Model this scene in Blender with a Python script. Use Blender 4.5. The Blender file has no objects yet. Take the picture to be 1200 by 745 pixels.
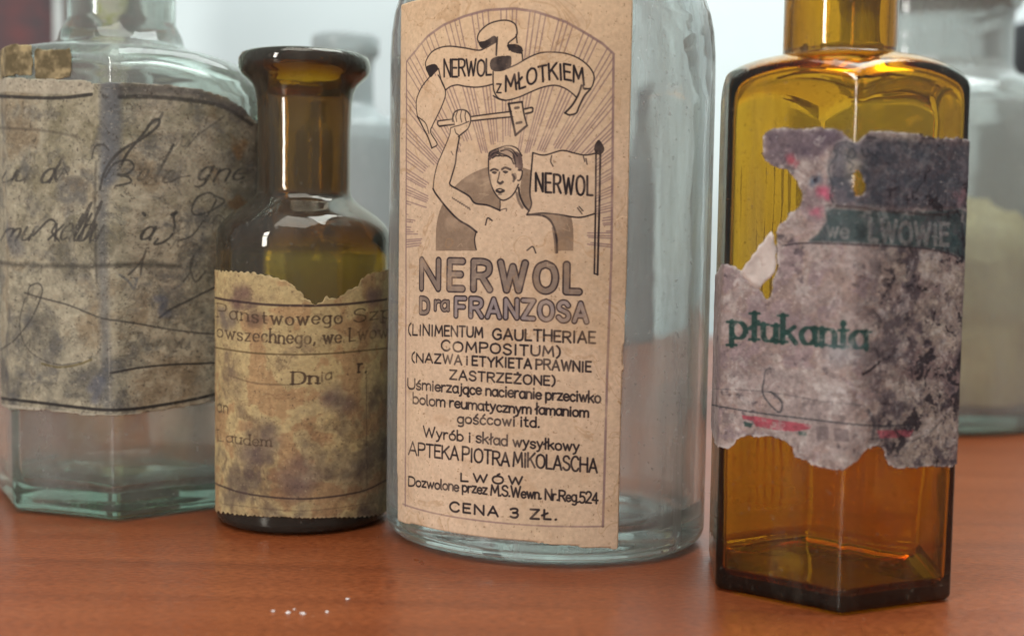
import bpy, numpy as np, math
from math import sin, cos, pi, radians, atan
scene = bpy.context.scene
C = scene.collection

# ---------------------------------------------------------------- camera, light, exposure
F, CAM_H, PITCH, ROLL, CX, CY = 1400.0, 0.09, atan(92.5/1400.0), radians(0.9), 600.0, 372.5
FW = np.array([0, cos(PITCH), -sin(PITCH)]); R0 = np.array([1., 0, 0]); U0 = np.array([0, sin(PITCH), cos(PITCH)])
RX = R0*cos(ROLL)+U0*sin(ROLL); UX = -R0*sin(ROLL)+U0*cos(ROLL); CAM = np.array([0, 0, CAM_H])
from mathutils import Matrix
cd = bpy.data.cameras.new('camera'); cam = bpy.data.objects.new('camera', cd); C.objects.link(cam)
cam.matrix_world = Matrix(((RX[0], UX[0], -FW[0], 0), (RX[1], UX[1], -FW[1], 0), (RX[2], UX[2], -FW[2], CAM_H), (0, 0, 0, 1)))
cd.sensor_width = 36; cd.lens = 36*F/1200; cd.clip_start = 0.01; cd.clip_end = 50
cd.dof.use_dof = True; cd.dof.focus_distance = 0.335; cd.dof.aperture_fstop = 8.5
scene.camera = cam

w = bpy.data.worlds.new('World'); scene.world = w; w.use_nodes = True
bg = w.node_tree.nodes['Background']; bg.inputs[0].default_value = (0.86, 0.94, 0.96, 1); bg.inputs[1].default_value = 0.37

def area(name, loc, target, sx, sy, power, col):
    l = bpy.data.lights.new(name, 'AREA'); l.shape = 'RECTANGLE'; l.size = sx; l.size_y = sy; l.energy = power; l.color = col
    o = bpy.data.objects.new(name, l); C.objects.link(o)
    from mathutils import Vector
    o.location = loc; o.rotation_euler = (Vector(target)-Vector(loc)).to_track_quat('-Z', 'Y').to_euler()
    return o
area('window_light', (-1.25, -0.95, 0.30), (0, .35, .1), .20, .42, 8.5, (1, .95, .92))
area('window_light', (-1.25, -0.95, 0.80), (0, .35, .1), .20, .42, 8.5, (1, .95, .92))
area('overhead_light', (-0.15, -0.10, 1.45), (0.05, .42, 0), .95, .95, 12.0, (1, .97, .93))
area('overhead_light', (0.5, 0.55, 1.5), (0.1, 1.0, .2), .9, .9, 25.0, (.93, .98, 1))  # added lamp without a known fixture, aimed to brighten the back wall
scene.view_settings.view_transform = 'Standard'; scene.view_settings.look = 'None'
scene.view_settings.exposure = 0.10; scene.view_settings.gamma = 1.0
cy = scene.cycles
cy.max_bounces = 24; cy.transmission_bounces = 22; cy.glossy_bounces = 8; cy.diffuse_bounces = 5; cy.transparent_max_bounces = 16
cy.sample_clamp_indirect = 4.0; cy.blur_glossy = 0.6; cy.use_denoising = True

# ---------------------------------------------------------------- projection helpers
def ray(x, y):
    x = np.asarray(x, float)[..., None]; y = np.asarray(y, float)[..., None]
    return FW + RX*(x-CX)/F - UX*(y-CY)/F
def at_depth(x, y, Y):
    v = ray(x, y); return CAM + v*(Y/v[..., 1:2])
def on_table(x, y):
    v = ray(x, y); return CAM + v*(-CAM_H/v[..., 2:3])
def zpx(x, y, Y): return float(at_depth(x, y, Y)[2])

# ---------------------------------------------------------------- noise, strokes
rng = np.random.default_rng(7)
def noise2(h, w_, cell, octaves=4, seed=0, stretch=1.0, gain=.55):
    r = np.random.default_rng(seed); out = np.zeros((h, w_)); amp = 1; tot = 0
    for o in range(octaves):
        c = max(1.5, cell/2**o); gy, gx = int(h/(c*stretch))+3, int(w_/c)+3
        g = r.random((gy, gx)); yy = np.arange(h)/(c*stretch); xx = np.arange(w_)/c
        y0 = yy.astype(int); x0 = xx.astype(int); fy = yy-y0; fx = xx-x0
        fy = fy*fy*(3-2*fy); fx = fx*fx*(3-2*fx); fy = fy[:, None]; fx = fx[None]
        a = g[np.ix_(y0, x0)]; b = g[np.ix_(y0, x0+1)]; c_ = g[np.ix_(y0+1, x0)]; d = g[np.ix_(y0+1, x0+1)]
        out += amp*((a*(1-fx)+b*fx)*(1-fy)+(c_*(1-fx)+d*fx)*fy); tot += amp; amp *= gain
    return out/tot
def warped(h, w_, cell, seed, amt=1.0, octaves=5, gain=.6):
    A = noise2(h, w_, cell, octaves, seed, gain=gain); dx = noise2(h, w_, cell*1.3, 4, seed+500)-.5; dy = noise2(h, w_, cell*1.3, 4, seed+900)-.5
    yy, xx = np.mgrid[0:h, 0:w_]; k = cell*2.2*amt
    return A[np.clip((yy+dy*k).astype(int), 0, h-1), np.clip((xx+dx*k).astype(int), 0, w_-1)]
def blur(B, r):
    for ax in (0, 1):
        cs = np.cumsum(np.pad(B, [(r+1, r) if a == ax else (0, 0) for a in (0, 1)], mode='edge'), axis=ax)
        B = (np.take(cs, range(2*r+1, cs.shape[ax]), ax)-np.take(cs, range(0, cs.shape[ax]-2*r-1), ax))/(2*r+1)
    return B
def tide(n, c, wd): return np.exp(-((n-c)/wd)**2)
def sstep(x, a, b):
    t = np.clip((x-a)/(b-a), 0, 1); return t*t*(3-2*t)
def smooth(pts, n=7, closed=False):
    P = np.asarray(pts, float)
    if len(P) < 3: return P
    if closed: Q = np.vstack([P[-1], P, P[0], P[1]])
    else: Q = np.vstack([2*P[0]-P[1], P, 2*P[-1]-P[-2]])
    out = []; t = np.linspace(0, 1, n, endpoint=False)[:, None]
    for i in range(1, len(Q)-2):
        a, b, c, d = Q[i-1], Q[i], Q[i+1], Q[i+2]
        out.append(.5*((2*b)+(-a+c)*t+(2*a-5*b+4*c-d)*t*t+(-a+3*b-3*c+d)*t**3))
    out.append(Q[-2][None]); return np.vstack(out)

GL = {}
def _g(s):
    for line in s.strip().split('\n'):
        p = line.split(' ', 2); ch, wd = p[0], float(p[1]); L = []
        for st in p[2].split('|'):
            st = st.strip(); sm = st.startswith('~'); st = st.lstrip('~')
            q = [tuple(map(float, a.split(','))) for a in st.split()]
            L.append((sm, q))
        GL[ch] = (wd, L)
_g('''A 7 0,0 3.5,10 7,0|1.2,3.2 5.8,3.2
B 6 0,0 0,10|~0,10 3.5,10 5.2,8.8 5.2,6.8 3.5,5.5 0,5.4|~0,5.4 4,5.3 6,4 6,1.8 4.2,0 0,0
C 6.4 ~6.3,8.2 4.8,9.9 2.4,9.8 .5,7.5 0,5 .5,2.5 2.4,.2 4.8,.1 6.4,1.8
D 6.4 0,0 0,10|~0,10 3,10 5.6,8.5 6.4,5 5.6,1.5 3,0 0,0
E 5 5,10 0,10 0,0 5,0|0,5.2 4.3,5.2
F 5 5,10 0,10 0,0|0,5.2 4.3,5.2
G 6.8 ~6.3,8.2 4.8,9.9 2.4,9.8 .5,7.5 0,5 .5,2.5 2.4,.2 4.8,.1 6.6,1.8|6.6,1.4 6.6,4.6 4,4.6
H 6.4 0,0 0,10|6.4,0 6.4,10|0,5.2 6.4,5.2
I 1.8 .9,0 .9,10
J 4 ~4,10 4,3 3.2,.5 1.5,0 0,1.5
K 6 0,0 0,10|6,10 0,4.2|2,6 6.2,0
L 4.8 0,10 0,0 4.8,0
Ł 5.2 .6,10 .6,0 5.2,0|-1,3.8 3,6.6
M 8 0,0 .8,10 4,2.8 7.2,10 8,0
N 6.4 0,0 0,10 6.4,0 6.4,10
O 7.4 ~3.7,10 1,8.6 0,5 1,1.4 3.7,0 6.4,1.4 7.4,5 6.4,8.6 3.7,10
Ó 7.4 ~3.7,9.6 1,8.4 0,5 1,1.4 3.7,0 6.4,1.4 7.4,5 6.4,8.4 3.7,9.6|3.4,11 4.8,12.6
P 5.6 0,0 0,10|~0,10 3.5,10 5.6,9 5.6,6 3.5,4.8 0,4.7
R 6 0,0 0,10|~0,10 3.6,10 5.7,9 5.7,6.4 3.6,5 0,4.9|3,4.9 6.2,0
S 5.6 ~5.4,8.4 4,9.9 1.8,9.9 .3,8.4 .6,6.4 2.8,5.3 5,4.2 5.7,2.2 4.4,.3 2,0 0,1.6
T 6 0,10 6,10|3,10 3,0
U 6.4 ~0,10 0,3.5 1,.8 3.2,0 5.4,.8 6.4,3.5 6.4,10
V 6.6 0,10 3.3,0 6.6,10
W 9.4 0,10 2.4,0 4.7,8.5 7,0 9.4,10
X 6.4 0,0 6.4,10|0,10 6.4,0
Y 6.4 0,10 3.2,5 6.4,10|3.2,5 3.2,0
Z 6 0,10 6,10 0,0 6,0
Ż 6 0,10 6,10 0,0 6,0|2.8,12 3.4,12
( 2.4 ~2.4,11 .6,8.5 0,5 .6,1.5 2.4,-1
) 2.4 ~0,11 1.8,8.5 2.4,5 1.8,1.5 0,-1
. 1 .3,0 .7,.3
, 1 .8,.4 .1,-1.6
2 5.4 ~.2,8 1.4,9.8 3.6,10 5.2,8.4 4.8,6 2.4,3 0,0|0,0 5.4,0
3 5 ~0,9 2,10 4.4,9.6 4.8,7.4 3.6,5.6 1.8,5.3|~1.8,5.3 4.4,5 5.2,2.8 4,.4 2,0 0,1
4 5.6 4,0 4,10 0,3 5.6,3
5 5 5,10 .8,10 .4,5.6|~.4,5.6 3,6.2 5,4.6 5,2 3.4,.2 1.4,0 0,1
a 4.6 ~4.4,4.6 3.2,6 1.4,5.8 0,4 0,2 1.2,.1 3,.2 4.4,1.6|4.5,6 4.5,1 5,0
ą 4.6 ~4.4,4.6 3.2,6 1.4,5.8 0,4 0,2 1.2,.1 3,.2 4.4,1.6|4.5,6 4.5,.2|~4.5,.2 3.7,-1.4 4.6,-2.4 5.2,-2
b 4.6 0,10 0,0|~0,4.4 1.2,5.9 3.2,5.9 4.6,4 4.6,2 3.2,.1 1.2,.1 0,1.6
c 4 ~4,5 2.6,6 1,5.6 0,3.8 0,2.2 1,.4 2.6,0 4,.9
ć 4 ~4,5 2.6,6 1,5.6 0,3.8 0,2.2 1,.4 2.6,0 4,.9|2,7.6 3.4,9.2
d 4.6 4.6,10 4.6,0|~4.6,4.4 3.4,5.9 1.4,5.9 0,4 0,2 1.4,.1 3.4,.1 4.6,1.6
e 4.4 ~.1,3.1 4.3,3.3 4.2,4.9 2.8,6 1.2,5.7 0,4 0,2 1.2,.3 2.8,0 4.3,1.1
ę 4.4 ~.1,3.1 4.3,3.3 4.2,4.9 2.8,6 1.2,5.7 0,4 0,2 1.2,.3 2.8,0 4.3,1.1|~3.4,.2 2.8,-1.4 3.6,-2.4 4.4,-2
g 4.6 ~4.6,4.6 3.4,5.9 1.4,5.9 0,4 0,2.2 1.4,.4 3.4,.4 4.6,1.8|~4.6,6 4.6,0 4.4,-2 2.8,-3 .8,-2.6
h 4.4 0,0 0,10|~0,4 1.4,5.8 3.2,5.9 4.4,4.4 4.4,2 4.4,0
i 1.2 .6,0 .6,6|.6,8.2 .6,8.7
j 1.8 ~1.5,6 1.5,0 1.2,-2.4 0,-3|1.5,8.2 1.5,8.7
k 4.2 0,0 0,10|4,6 0,2.6|1.5,3.8 4.4,0
l .8 0,10 .1,.8 .9,0
ł 1.6 .8,10 .8,0|-.6,4.2 2.2,6.8
m 7.4 0,0 0,6|~0,4.2 1.2,5.8 2.8,5.8 3.7,4.4 3.7,2 3.7,0|~3.7,4.2 4.9,5.8 6.5,5.8 7.4,4.4 7.4,2 7.4,0
n 4.3 0,0 0,6|~0,4.2 1.3,5.8 3.1,5.8 4.3,4.4 4.3,2 4.3,0
ń 4.3 0,0 0,6|~0,4.2 1.3,5.8 3.1,5.8 4.3,4.4 4.3,2 4.3,0|1.8,7.6 3.2,9.2
x 4 0,0 4,6|0,6 4,0
o 4.8 ~2.4,6 .6,5.1 0,3 .6,.9 2.4,0 4.2,.9 4.8,3 4.2,5.1 2.4,6
ó 4.8 ~2.4,6 .6,5.1 0,3 .6,.9 2.4,0 4.2,.9 4.8,3 4.2,5.1 2.4,6|2,7.4 3.6,9.2
p 4.6 0,6 0,-3|~0,4.4 1.2,5.9 3.2,5.9 4.6,4 4.6,2 3.2,.1 1.2,.1 0,1.6
r 3 0,0 0,6|~0,3.8 1,5.4 2,6 3,5.8
s 3.8 ~3.7,5.1 2.6,6 1,5.9 .1,4.9 .6,3.6 3,2.7 3.8,1.5 2.8,.1 1.2,0 0,.9
ś 3.8 ~3.7,5.1 2.6,6 1,5.9 .1,4.9 .6,3.6 3,2.7 3.8,1.5 2.8,.1 1.2,0 0,.9|1.6,7.4 3.2,9.2
t 3.2 ~1.2,8.6 1.2,2 1.6,.4 3.2,.1|0,6 3,6
u 4.3 ~0,6 0,2 .9,.2 2.7,.1 4.3,2|4.3,6 4.3,0
w 6.8 0,6 1.8,0 3.4,5.4 5,0 6.8,6
y 4.4 0,6 2.3,.4|~4.4,6 2.3,.4 1.4,-2.2 0,-3
z 4 0,6 4,6 0,0 4,0''')

# ---------------------------------------------------------------- contours (plan shapes of bottles)
def rounded_poly(V, r, n_arc=9, n_edge=22):
    V = np.asarray(V, float); n = len(V); out = []
    for i in range(n):
        a, b, c = V[i-1], V[i], V[(i+1) % n]
        d1 = (a-b)/np.linalg.norm(a-b); d2 = (c-b)/np.linalg.norm(c-b)
        ang = math.acos(float(np.clip(d1@d2, -1, 1))); t = r/math.tan(ang/2)
        p1, p2 = b+d1*t, b+d2*t; m = (d1+d2); m /= np.linalg.norm(m); o = b+m*(r/sin(ang/2))
        a1 = math.atan2(*(p1-o)[::-1]); a2 = math.atan2(*(p2-o)[::-1]); da = (a2-a1+pi) % (2*pi)-pi
        for k in range(n_arc): 
            q = a1+da*k/(n_arc-1); out.append(o+r*np.array([cos(q), sin(q)]))
        nb = V[(i+1) % n]; e = V[(i+2) % n]; d3 = (e-nb)/np.linalg.norm(e-nb)
        ang2 = math.acos(float(np.clip((-d2)@d3, -1, 1))); t2 = r/math.tan(ang2/2); q2 = nb-d2*t2
        for k in range(1, n_edge): out.append(p2+(q2-p2)*k/n_edge)
    return np.array(out)
class Contour:
    def __init__(s, P):
        P = np.asarray(P, float); A = .5*np.sum(P[:, 0]*np.roll(P[:, 1], -1)-np.roll(P[:, 0], -1)*P[:, 1])
        if A < 0: P = P[::-1]
        s.c = P.mean(0)
        a = np.arctan2(P[:, 1]-s.c[1], P[:, 0]-s.c[0]); k = np.argmin(np.abs((a+pi/2+pi) % (2*pi)-pi)); P = np.roll(P, -k, 0)
        s.P = P; s.d = P-s.c; s.r = np.hypot(*s.d.T); s.a = np.arctan2(s.d[:, 1], s.d[:, 0])
        Q = np.vstack([P, P[:1]]); seg = np.hypot(*np.diff(Q, axis=0).T); s.s = np.r_[0, np.cumsum(seg)]; s.L = s.s[-1]
        T = np.roll(P, -1, 0)-np.roll(P, 1, 0); T /= np.hypot(*T.T)[:, None]; N = np.stack([T[:, 1], -T[:, 0]], -1)
        s.Q = Q; s.NQ = np.vstack([N, N[:1]])
    def S(s, u, z, off=0):
        u = np.asarray(u, float) % s.L
        x = np.interp(u, s.s, s.Q[:, 0]); y = np.interp(u, s.s, s.Q[:, 1])
        nx = np.interp(u, s.s, s.NQ[:, 0]); ny = np.interp(u, s.s, s.NQ[:, 1]); l = np.hypot(nx, ny)
        return np.stack([x+nx/l*off, y+ny/l*off, np.broadcast_to(z, u.shape)], -1)
    def px2uv(s, p):
        p = np.atleast_2d(np.asarray(p, float)); v = ray(p[:, 0], p[:, 1]); out = np.zeros_like(p)
        A, B = s.Q[:-1], s.Q[1:]; E = B-A
        for i, d in enumerate(v):
            den = d[0]*E[:, 1]-d[1]*E[:, 0]; den = np.where(np.abs(den) < 1e-12, 1e-12, den)
            t = (A[:, 0]*E[:, 1]-A[:, 1]*E[:, 0])/den; q = (A[:, 0]*d[1]-A[:, 1]*d[0])/den
            ok = (q >= 0) & (q <= 1) & (t > 0)
            if ok.any(): k = np.where(ok, t, 9e9).argmin(); tt = t[k]; u = s.s[k]+q[k]*(s.s[k+1]-s.s[k])
            else:
                az = np.arctan2(s.Q[:-1, 0], s.Q[:-1, 1])-math.atan2(d[0], d[1]); k = np.abs(az).argmin(); u = s.s[k]; tt = s.Q[k, 1]/d[1]
            if u > s.L/2: u -= s.L
            out[i] = (u, CAM_H+d[2]*tt)
        return out

# ---------------------------------------------------------------- materials
def mat(name):
    m = bpy.data.materials.new(name); m.use_nodes = True; nt = m.node_tree
    for n in list(nt.nodes): nt.nodes.remove(n)
    return m, nt, nt.nodes, nt.links
def N(ns, t, **kw):
    n = ns.new(t)
    for k, v in kw.items(): setattr(n, k, v)
    return n
def ramp(ns, stops):
    r = ns.new('ShaderNodeValToRGB'); e = r.color_ramp.elements
    while len(e) < len(stops): e.new(0.5)
    for i, (p, c) in enumerate(stops): e[i].position = p; e[i].color = (*c, 1) if len(c) == 3 else c
    return r
def glass_mat(name, tint, sigma, dirt=.1, dirt_col=(.55, .56, .52), rough=0.0, stretch=(1, 1, .25), scale=60, lo=.5, hi=.75, bump=.02, base=.02):
    m, nt, ns, L = mat(name)
    out = N(ns, 'ShaderNodeOutputMaterial'); g = N(ns, 'ShaderNodeBsdfGlass'); g.inputs['IOR'].default_value = 1.5
    g.inputs['Color'].default_value = (*tint, 1); g.inputs['Roughness'].default_value = rough
    tc = N(ns, 'ShaderNodeTexCoord'); mp = N(ns, 'ShaderNodeMapping'); mp.inputs['Scale'].default_value = stretch
    L.new(tc.outputs['Object'], mp.inputs[0])
    nz = N(ns, 'ShaderNodeTexNoise'); nz.inputs['Scale'].default_value = scale; nz.inputs['Detail'].default_value = 7; nz.inputs['Roughness'].default_value = .65
    L.new(mp.outputs[0], nz.inputs['Vector'])
    mr = N(ns, 'ShaderNodeMapRange'); mr.inputs[1].default_value = lo; mr.inputs[2].default_value = hi; mr.inputs[3].default_value = base; mr.inputs[4].default_value = dirt
    L.new(nz.outputs['Fac'], mr.inputs[0])
    sp = N(ns, 'ShaderNodeTexNoise'); sp.inputs['Scale'].default_value = 750; sp.inputs['Detail'].default_value = 2; L.new(tc.outputs['Object'], sp.inputs['Vector'])
    s2 = N(ns, 'ShaderNodeMapRange'); s2.inputs[1].default_value = .66; s2.inputs[2].default_value = .74; s2.inputs[3].default_value = 0; s2.inputs[4].default_value = .30; L.new(sp.outputs['Fac'], s2.inputs[0])
    sm_ = N(ns, 'ShaderNodeMath', operation='ADD'); sm_.use_clamp = True; L.new(mr.outputs[0], sm_.inputs[0]); L.new(s2.outputs[0], sm_.inputs[1]); mr = sm_
    df = N(ns, 'ShaderNodeBsdfDiffuse'); df.inputs[0].default_value = (*dirt_col, 1)
    tr = N(ns, 'ShaderNodeBsdfTranslucent'); tr.inputs[0].default_value = (*dirt_col, 1)
    m1 = N(ns, 'ShaderNodeMixShader'); m1.inputs[0].default_value = .45; L.new(df.outputs[0], m1.inputs[1]); L.new(tr.outputs[0], m1.inputs[2])
    mx = N(ns, 'ShaderNodeMixShader'); L.new(mr.outputs[0], mx.inputs[0]); L.new(g.outputs[0], mx.inputs[1]); L.new(m1.outputs[0], mx.inputs[2])
    n2 = N(ns, 'ShaderNodeTexNoise'); n2.inputs['Scale'].default_value = 45; n2.inputs['Detail'].default_value = 2
    L.new(tc.outputs['Object'], n2.inputs['Vector'])
    bp = N(ns, 'ShaderNodeBump'); bp.inputs['Strength'].default_value = 1; bp.inputs['Distance'].default_value = bump*.01; L.new(n2.outputs['Fac'], bp.inputs['Height']); L.new(bp.outputs[0], g.inputs['Normal'])
    L.new(mx.outputs[0], out.inputs['Surface'])
    d = max(sigma); va = N(ns, 'ShaderNodeVolumeAbsorption'); va.inputs['Density'].default_value = d
    va.inputs['Color'].default_value = (*[1-s/d for s in sigma], 1); L.new(va.outputs[0], out.inputs['Volume'])
    return m
def simple_mat(name, col, rough=.6, var=.15, scale=80, bump=.0005, col2=None, detail=6, spec=.5, coord='Object', stretch=(1, 1, 1)):
    m, nt, ns, L = mat(name); out = N(ns, 'ShaderNodeOutputMaterial'); b = N(ns, 'ShaderNodeBsdfPrincipled')
    tc = N(ns, 'ShaderNodeTexCoord'); mp = N(ns, 'ShaderNodeMapping'); mp.inputs['Scale'].default_value = stretch; L.new(tc.outputs[coord], mp.inputs[0])
    nz = N(ns, 'ShaderNodeTexNoise'); nz.inputs['Scale'].default_value = scale; nz.inputs['Detail'].default_value = detail; L.new(mp.outputs[0], nz.inputs['Vector'])
    c2 = col2 or tuple(x*(1-var*2) for x in col)
    r = ramp(ns, [(.35, c2), (.65, col)]); L.new(nz.outputs['Fac'], r.inputs[0]); L.new(r.outputs[0], b.inputs['Base Color'])
    b.inputs['Roughness'].default_value = rough; b.inputs['Specular IOR Level'].default_value = spec
    bp = N(ns, 'ShaderNodeBump'); bp.inputs['Distance'].default_value = bump; L.new(nz.outputs['Fac'], bp.inputs['Height']); L.new(bp.outputs[0], b.inputs['Normal'])
    L.new(b.outputs[0], out.inputs['Surface']); return m
def label_mat(name, img, bump=.00006, rough=.8):
    m, nt, ns, L = mat(name); out = N(ns, 'ShaderNodeOutputMaterial'); b = N(ns, 'ShaderNodeBsdfPrincipled')
    uv = N(ns, 'ShaderNodeUVMap'); tx = N(ns, 'ShaderNodeTexImage'); tx.image = img; tx.interpolation = 'Cubic'; tx.extension = 'EXTEND'; L.new(uv.outputs[0], tx.inputs[0])
    tc = N(ns, 'ShaderNodeTexCoord'); nz = N(ns, 'ShaderNodeTexNoise'); nz.inputs['Scale'].default_value = 900; nz.inputs['Detail'].default_value = 4; L.new(tc.outputs['Object'], nz.inputs['Vector'])
    n2 = N(ns, 'ShaderNodeTexNoise'); n2.inputs['Scale'].default_value = 140; n2.inputs['Detail'].default_value = 5; L.new(tc.outputs['Object'], n2.inputs['Vector'])
    mr = N(ns, 'ShaderNodeMapRange'); mr.inputs[1].default_value = .3; mr.inputs[2].default_value = .7; mr.inputs[3].default_value = .90; mr.inputs[4].default_value = 1.08; L.new(nz.outputs['Fac'], mr.inputs[0])
    mu = N(ns, 'ShaderNodeVectorMath', operation='SCALE'); L.new(tx.outputs[0], mu.inputs[0]); L.new(mr.outputs[0], mu.inputs['Scale'])
    L.new(mu.outputs[0], b.inputs['Base Color']); b.inputs['Roughness'].default_value = rough; b.inputs['Specular IOR Level'].default_value = .3
    ad = N(ns, 'ShaderNodeMath', operation='ADD'); L.new(nz.outputs['Fac'], ad.inputs[0]); ad.inputs[1].default_value = 0
    m3 = N(ns, 'ShaderNodeMath', operation='MULTIPLY_ADD'); L.new(n2.outputs['Fac'], m3.inputs[0]); m3.inputs[1].default_value = 2.5; L.new(ad.outputs[0], m3.inputs[2])
    bp = N(ns, 'ShaderNodeBump'); bp.inputs['Distance'].default_value = bump; L.new(m3.outputs[0], bp.inputs['Height']); L.new(bp.outputs[0], b.inputs['Normal'])
    L.new(b.outputs[0], out.inputs['Surface']); return m

# ---------------------------------------------------------------- mesh helpers
def mesh_obj(name, V, Fc, m, parent=None, smooth_=True):
    me = bpy.data.meshes.new(name); me.from_pydata([tuple(v) for v in V], [], [tuple(f) for f in Fc]); me.validate(); me.update()
    if smooth_: me.polygons.foreach_set('use_smooth', [True]*len(me.polygons))
    if m: me.materials.append(m)
    o = bpy.data.objects.new(name, me); C.objects.link(o)
    if parent: o.parent = parent; o.matrix_parent_inverse = parent.matrix_world.inverted()
    return o
def empty(name, loc, label, cat):
    o = bpy.data.objects.new(name, None); C.objects.link(o); o.location = loc; o.matrix_world = Matrix.Translation(loc)
    o['label'] = label; o['category'] = cat; return o
def smin(a, b, k):
    h = np.clip(.5+.5*(b-a)/k, 0, 1); return b+(a-b)*h-k*h*(1-h)
def bottle_mesh(name, ct, outer, inner, m, parent, k_out=.002, k_in=.004, ribs=None, wob=.00006):
    """outer / inner: lists of (z, inset from the body plan, dome radius or None); one closed shell"""
    def dense(Ls):
        out = [Ls[0]]
        for a, b in zip(Ls[:-1], Ls[1:]):
            if abs(b[0]-a[0]) > .0045 and (a[2] is None) == (b[2] is None):
                for q in (.0005/abs(b[0]-a[0]), 1-.0005/abs(b[0]-a[0])):
                    out.append((a[0]+(b[0]-a[0])*q, a[1]+(b[1]-a[1])*q, None if a[2] is None else a[2]+(b[2]-a[2])*q))
            out.append(b)
        return out
    outer, inner = dense(outer), dense(inner); fine = [inner[0]]
    for a, b in zip(inner[:-1], inner[1:]):                       # hand-blown wall: many rings, slightly uneven thickness
        m_ = int(abs(b[0]-a[0])/.005) if (a[2] is None) == (b[2] is None) else 0
        for q in range(1, m_+1):
            t_ = q/(m_+1); fine.append((a[0]+(b[0]-a[0])*t_, a[1]+(b[1]-a[1])*t_, None if a[2] is None else a[2]+(b[2]-a[2])*t_))
        fine.append(b)
    inner = fine
    V, Fc = [], []; n = len(ct.P); dirs = ct.d/ct.r[:, None]
    def ring(z, ins, Rd, k, rb=None):
        r = ct.r-ins
        if rb is not None: r = r+rb(ct, z)
        if Rd is not None: r = smin(r, Rd, k)
        if k == k_in: r = r-wob*np.minimum(1, r/.02)*(np.sin(2*ct.a+z*95+n)+.8*np.sin(5*ct.a-z*160)+.5*np.sin(9*ct.a+z*310)+.6)
        r = np.maximum(r, 1e-4); i0 = len(V)
        for (dx, dy), q in zip(dirs, r): V.append((ct.c[0]+dx*q, ct.c[1]+dy*q, z))
        return i0
    def centre(z): V.append((ct.c[0], ct.c[1], z)); return len(V)-1
    rings = [ring(z, i, r, k_out, ribs) for z, i, r in outer]+[ring(z, i, r, k_in) for z, i, r in inner]
    c0 = centre(outer[0][0]); c1 = centre(inner[-1][0])
    for j in range(n): Fc.append((c0, rings[0]+(j+1) % n, rings[0]+j)); Fc.append((c1, rings[-1]+j, rings[-1]+(j+1) % n))
    for a, b in zip(rings[:-1], rings[1:]):
        for j in range(n): k = (j+1) % n; Fc.append((a+j, a+k, b+k, b+j))
    return mesh_obj(name, V, Fc, m, parent)
def base_rings(re=.0025, foot=.006, push=.0012, z0=.0003, big=None):
    """push-up under the base, foot ring, rounded heel"""
    L = [(z0+push, 10., .002), (z0+push, 10., .010), (z0+push*.8, foot+.004, None), (z0, foot*.75, None), (z0, re, None)]
    for q in (20, 40, 60, 80, 90): a = radians(q); L.append((z0+re-re*cos(a), re-re*sin(a), None))
    L = [(z, 0 if i == 10. else i, (r if r else None)) for z, i, r in L]
    return L

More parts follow.
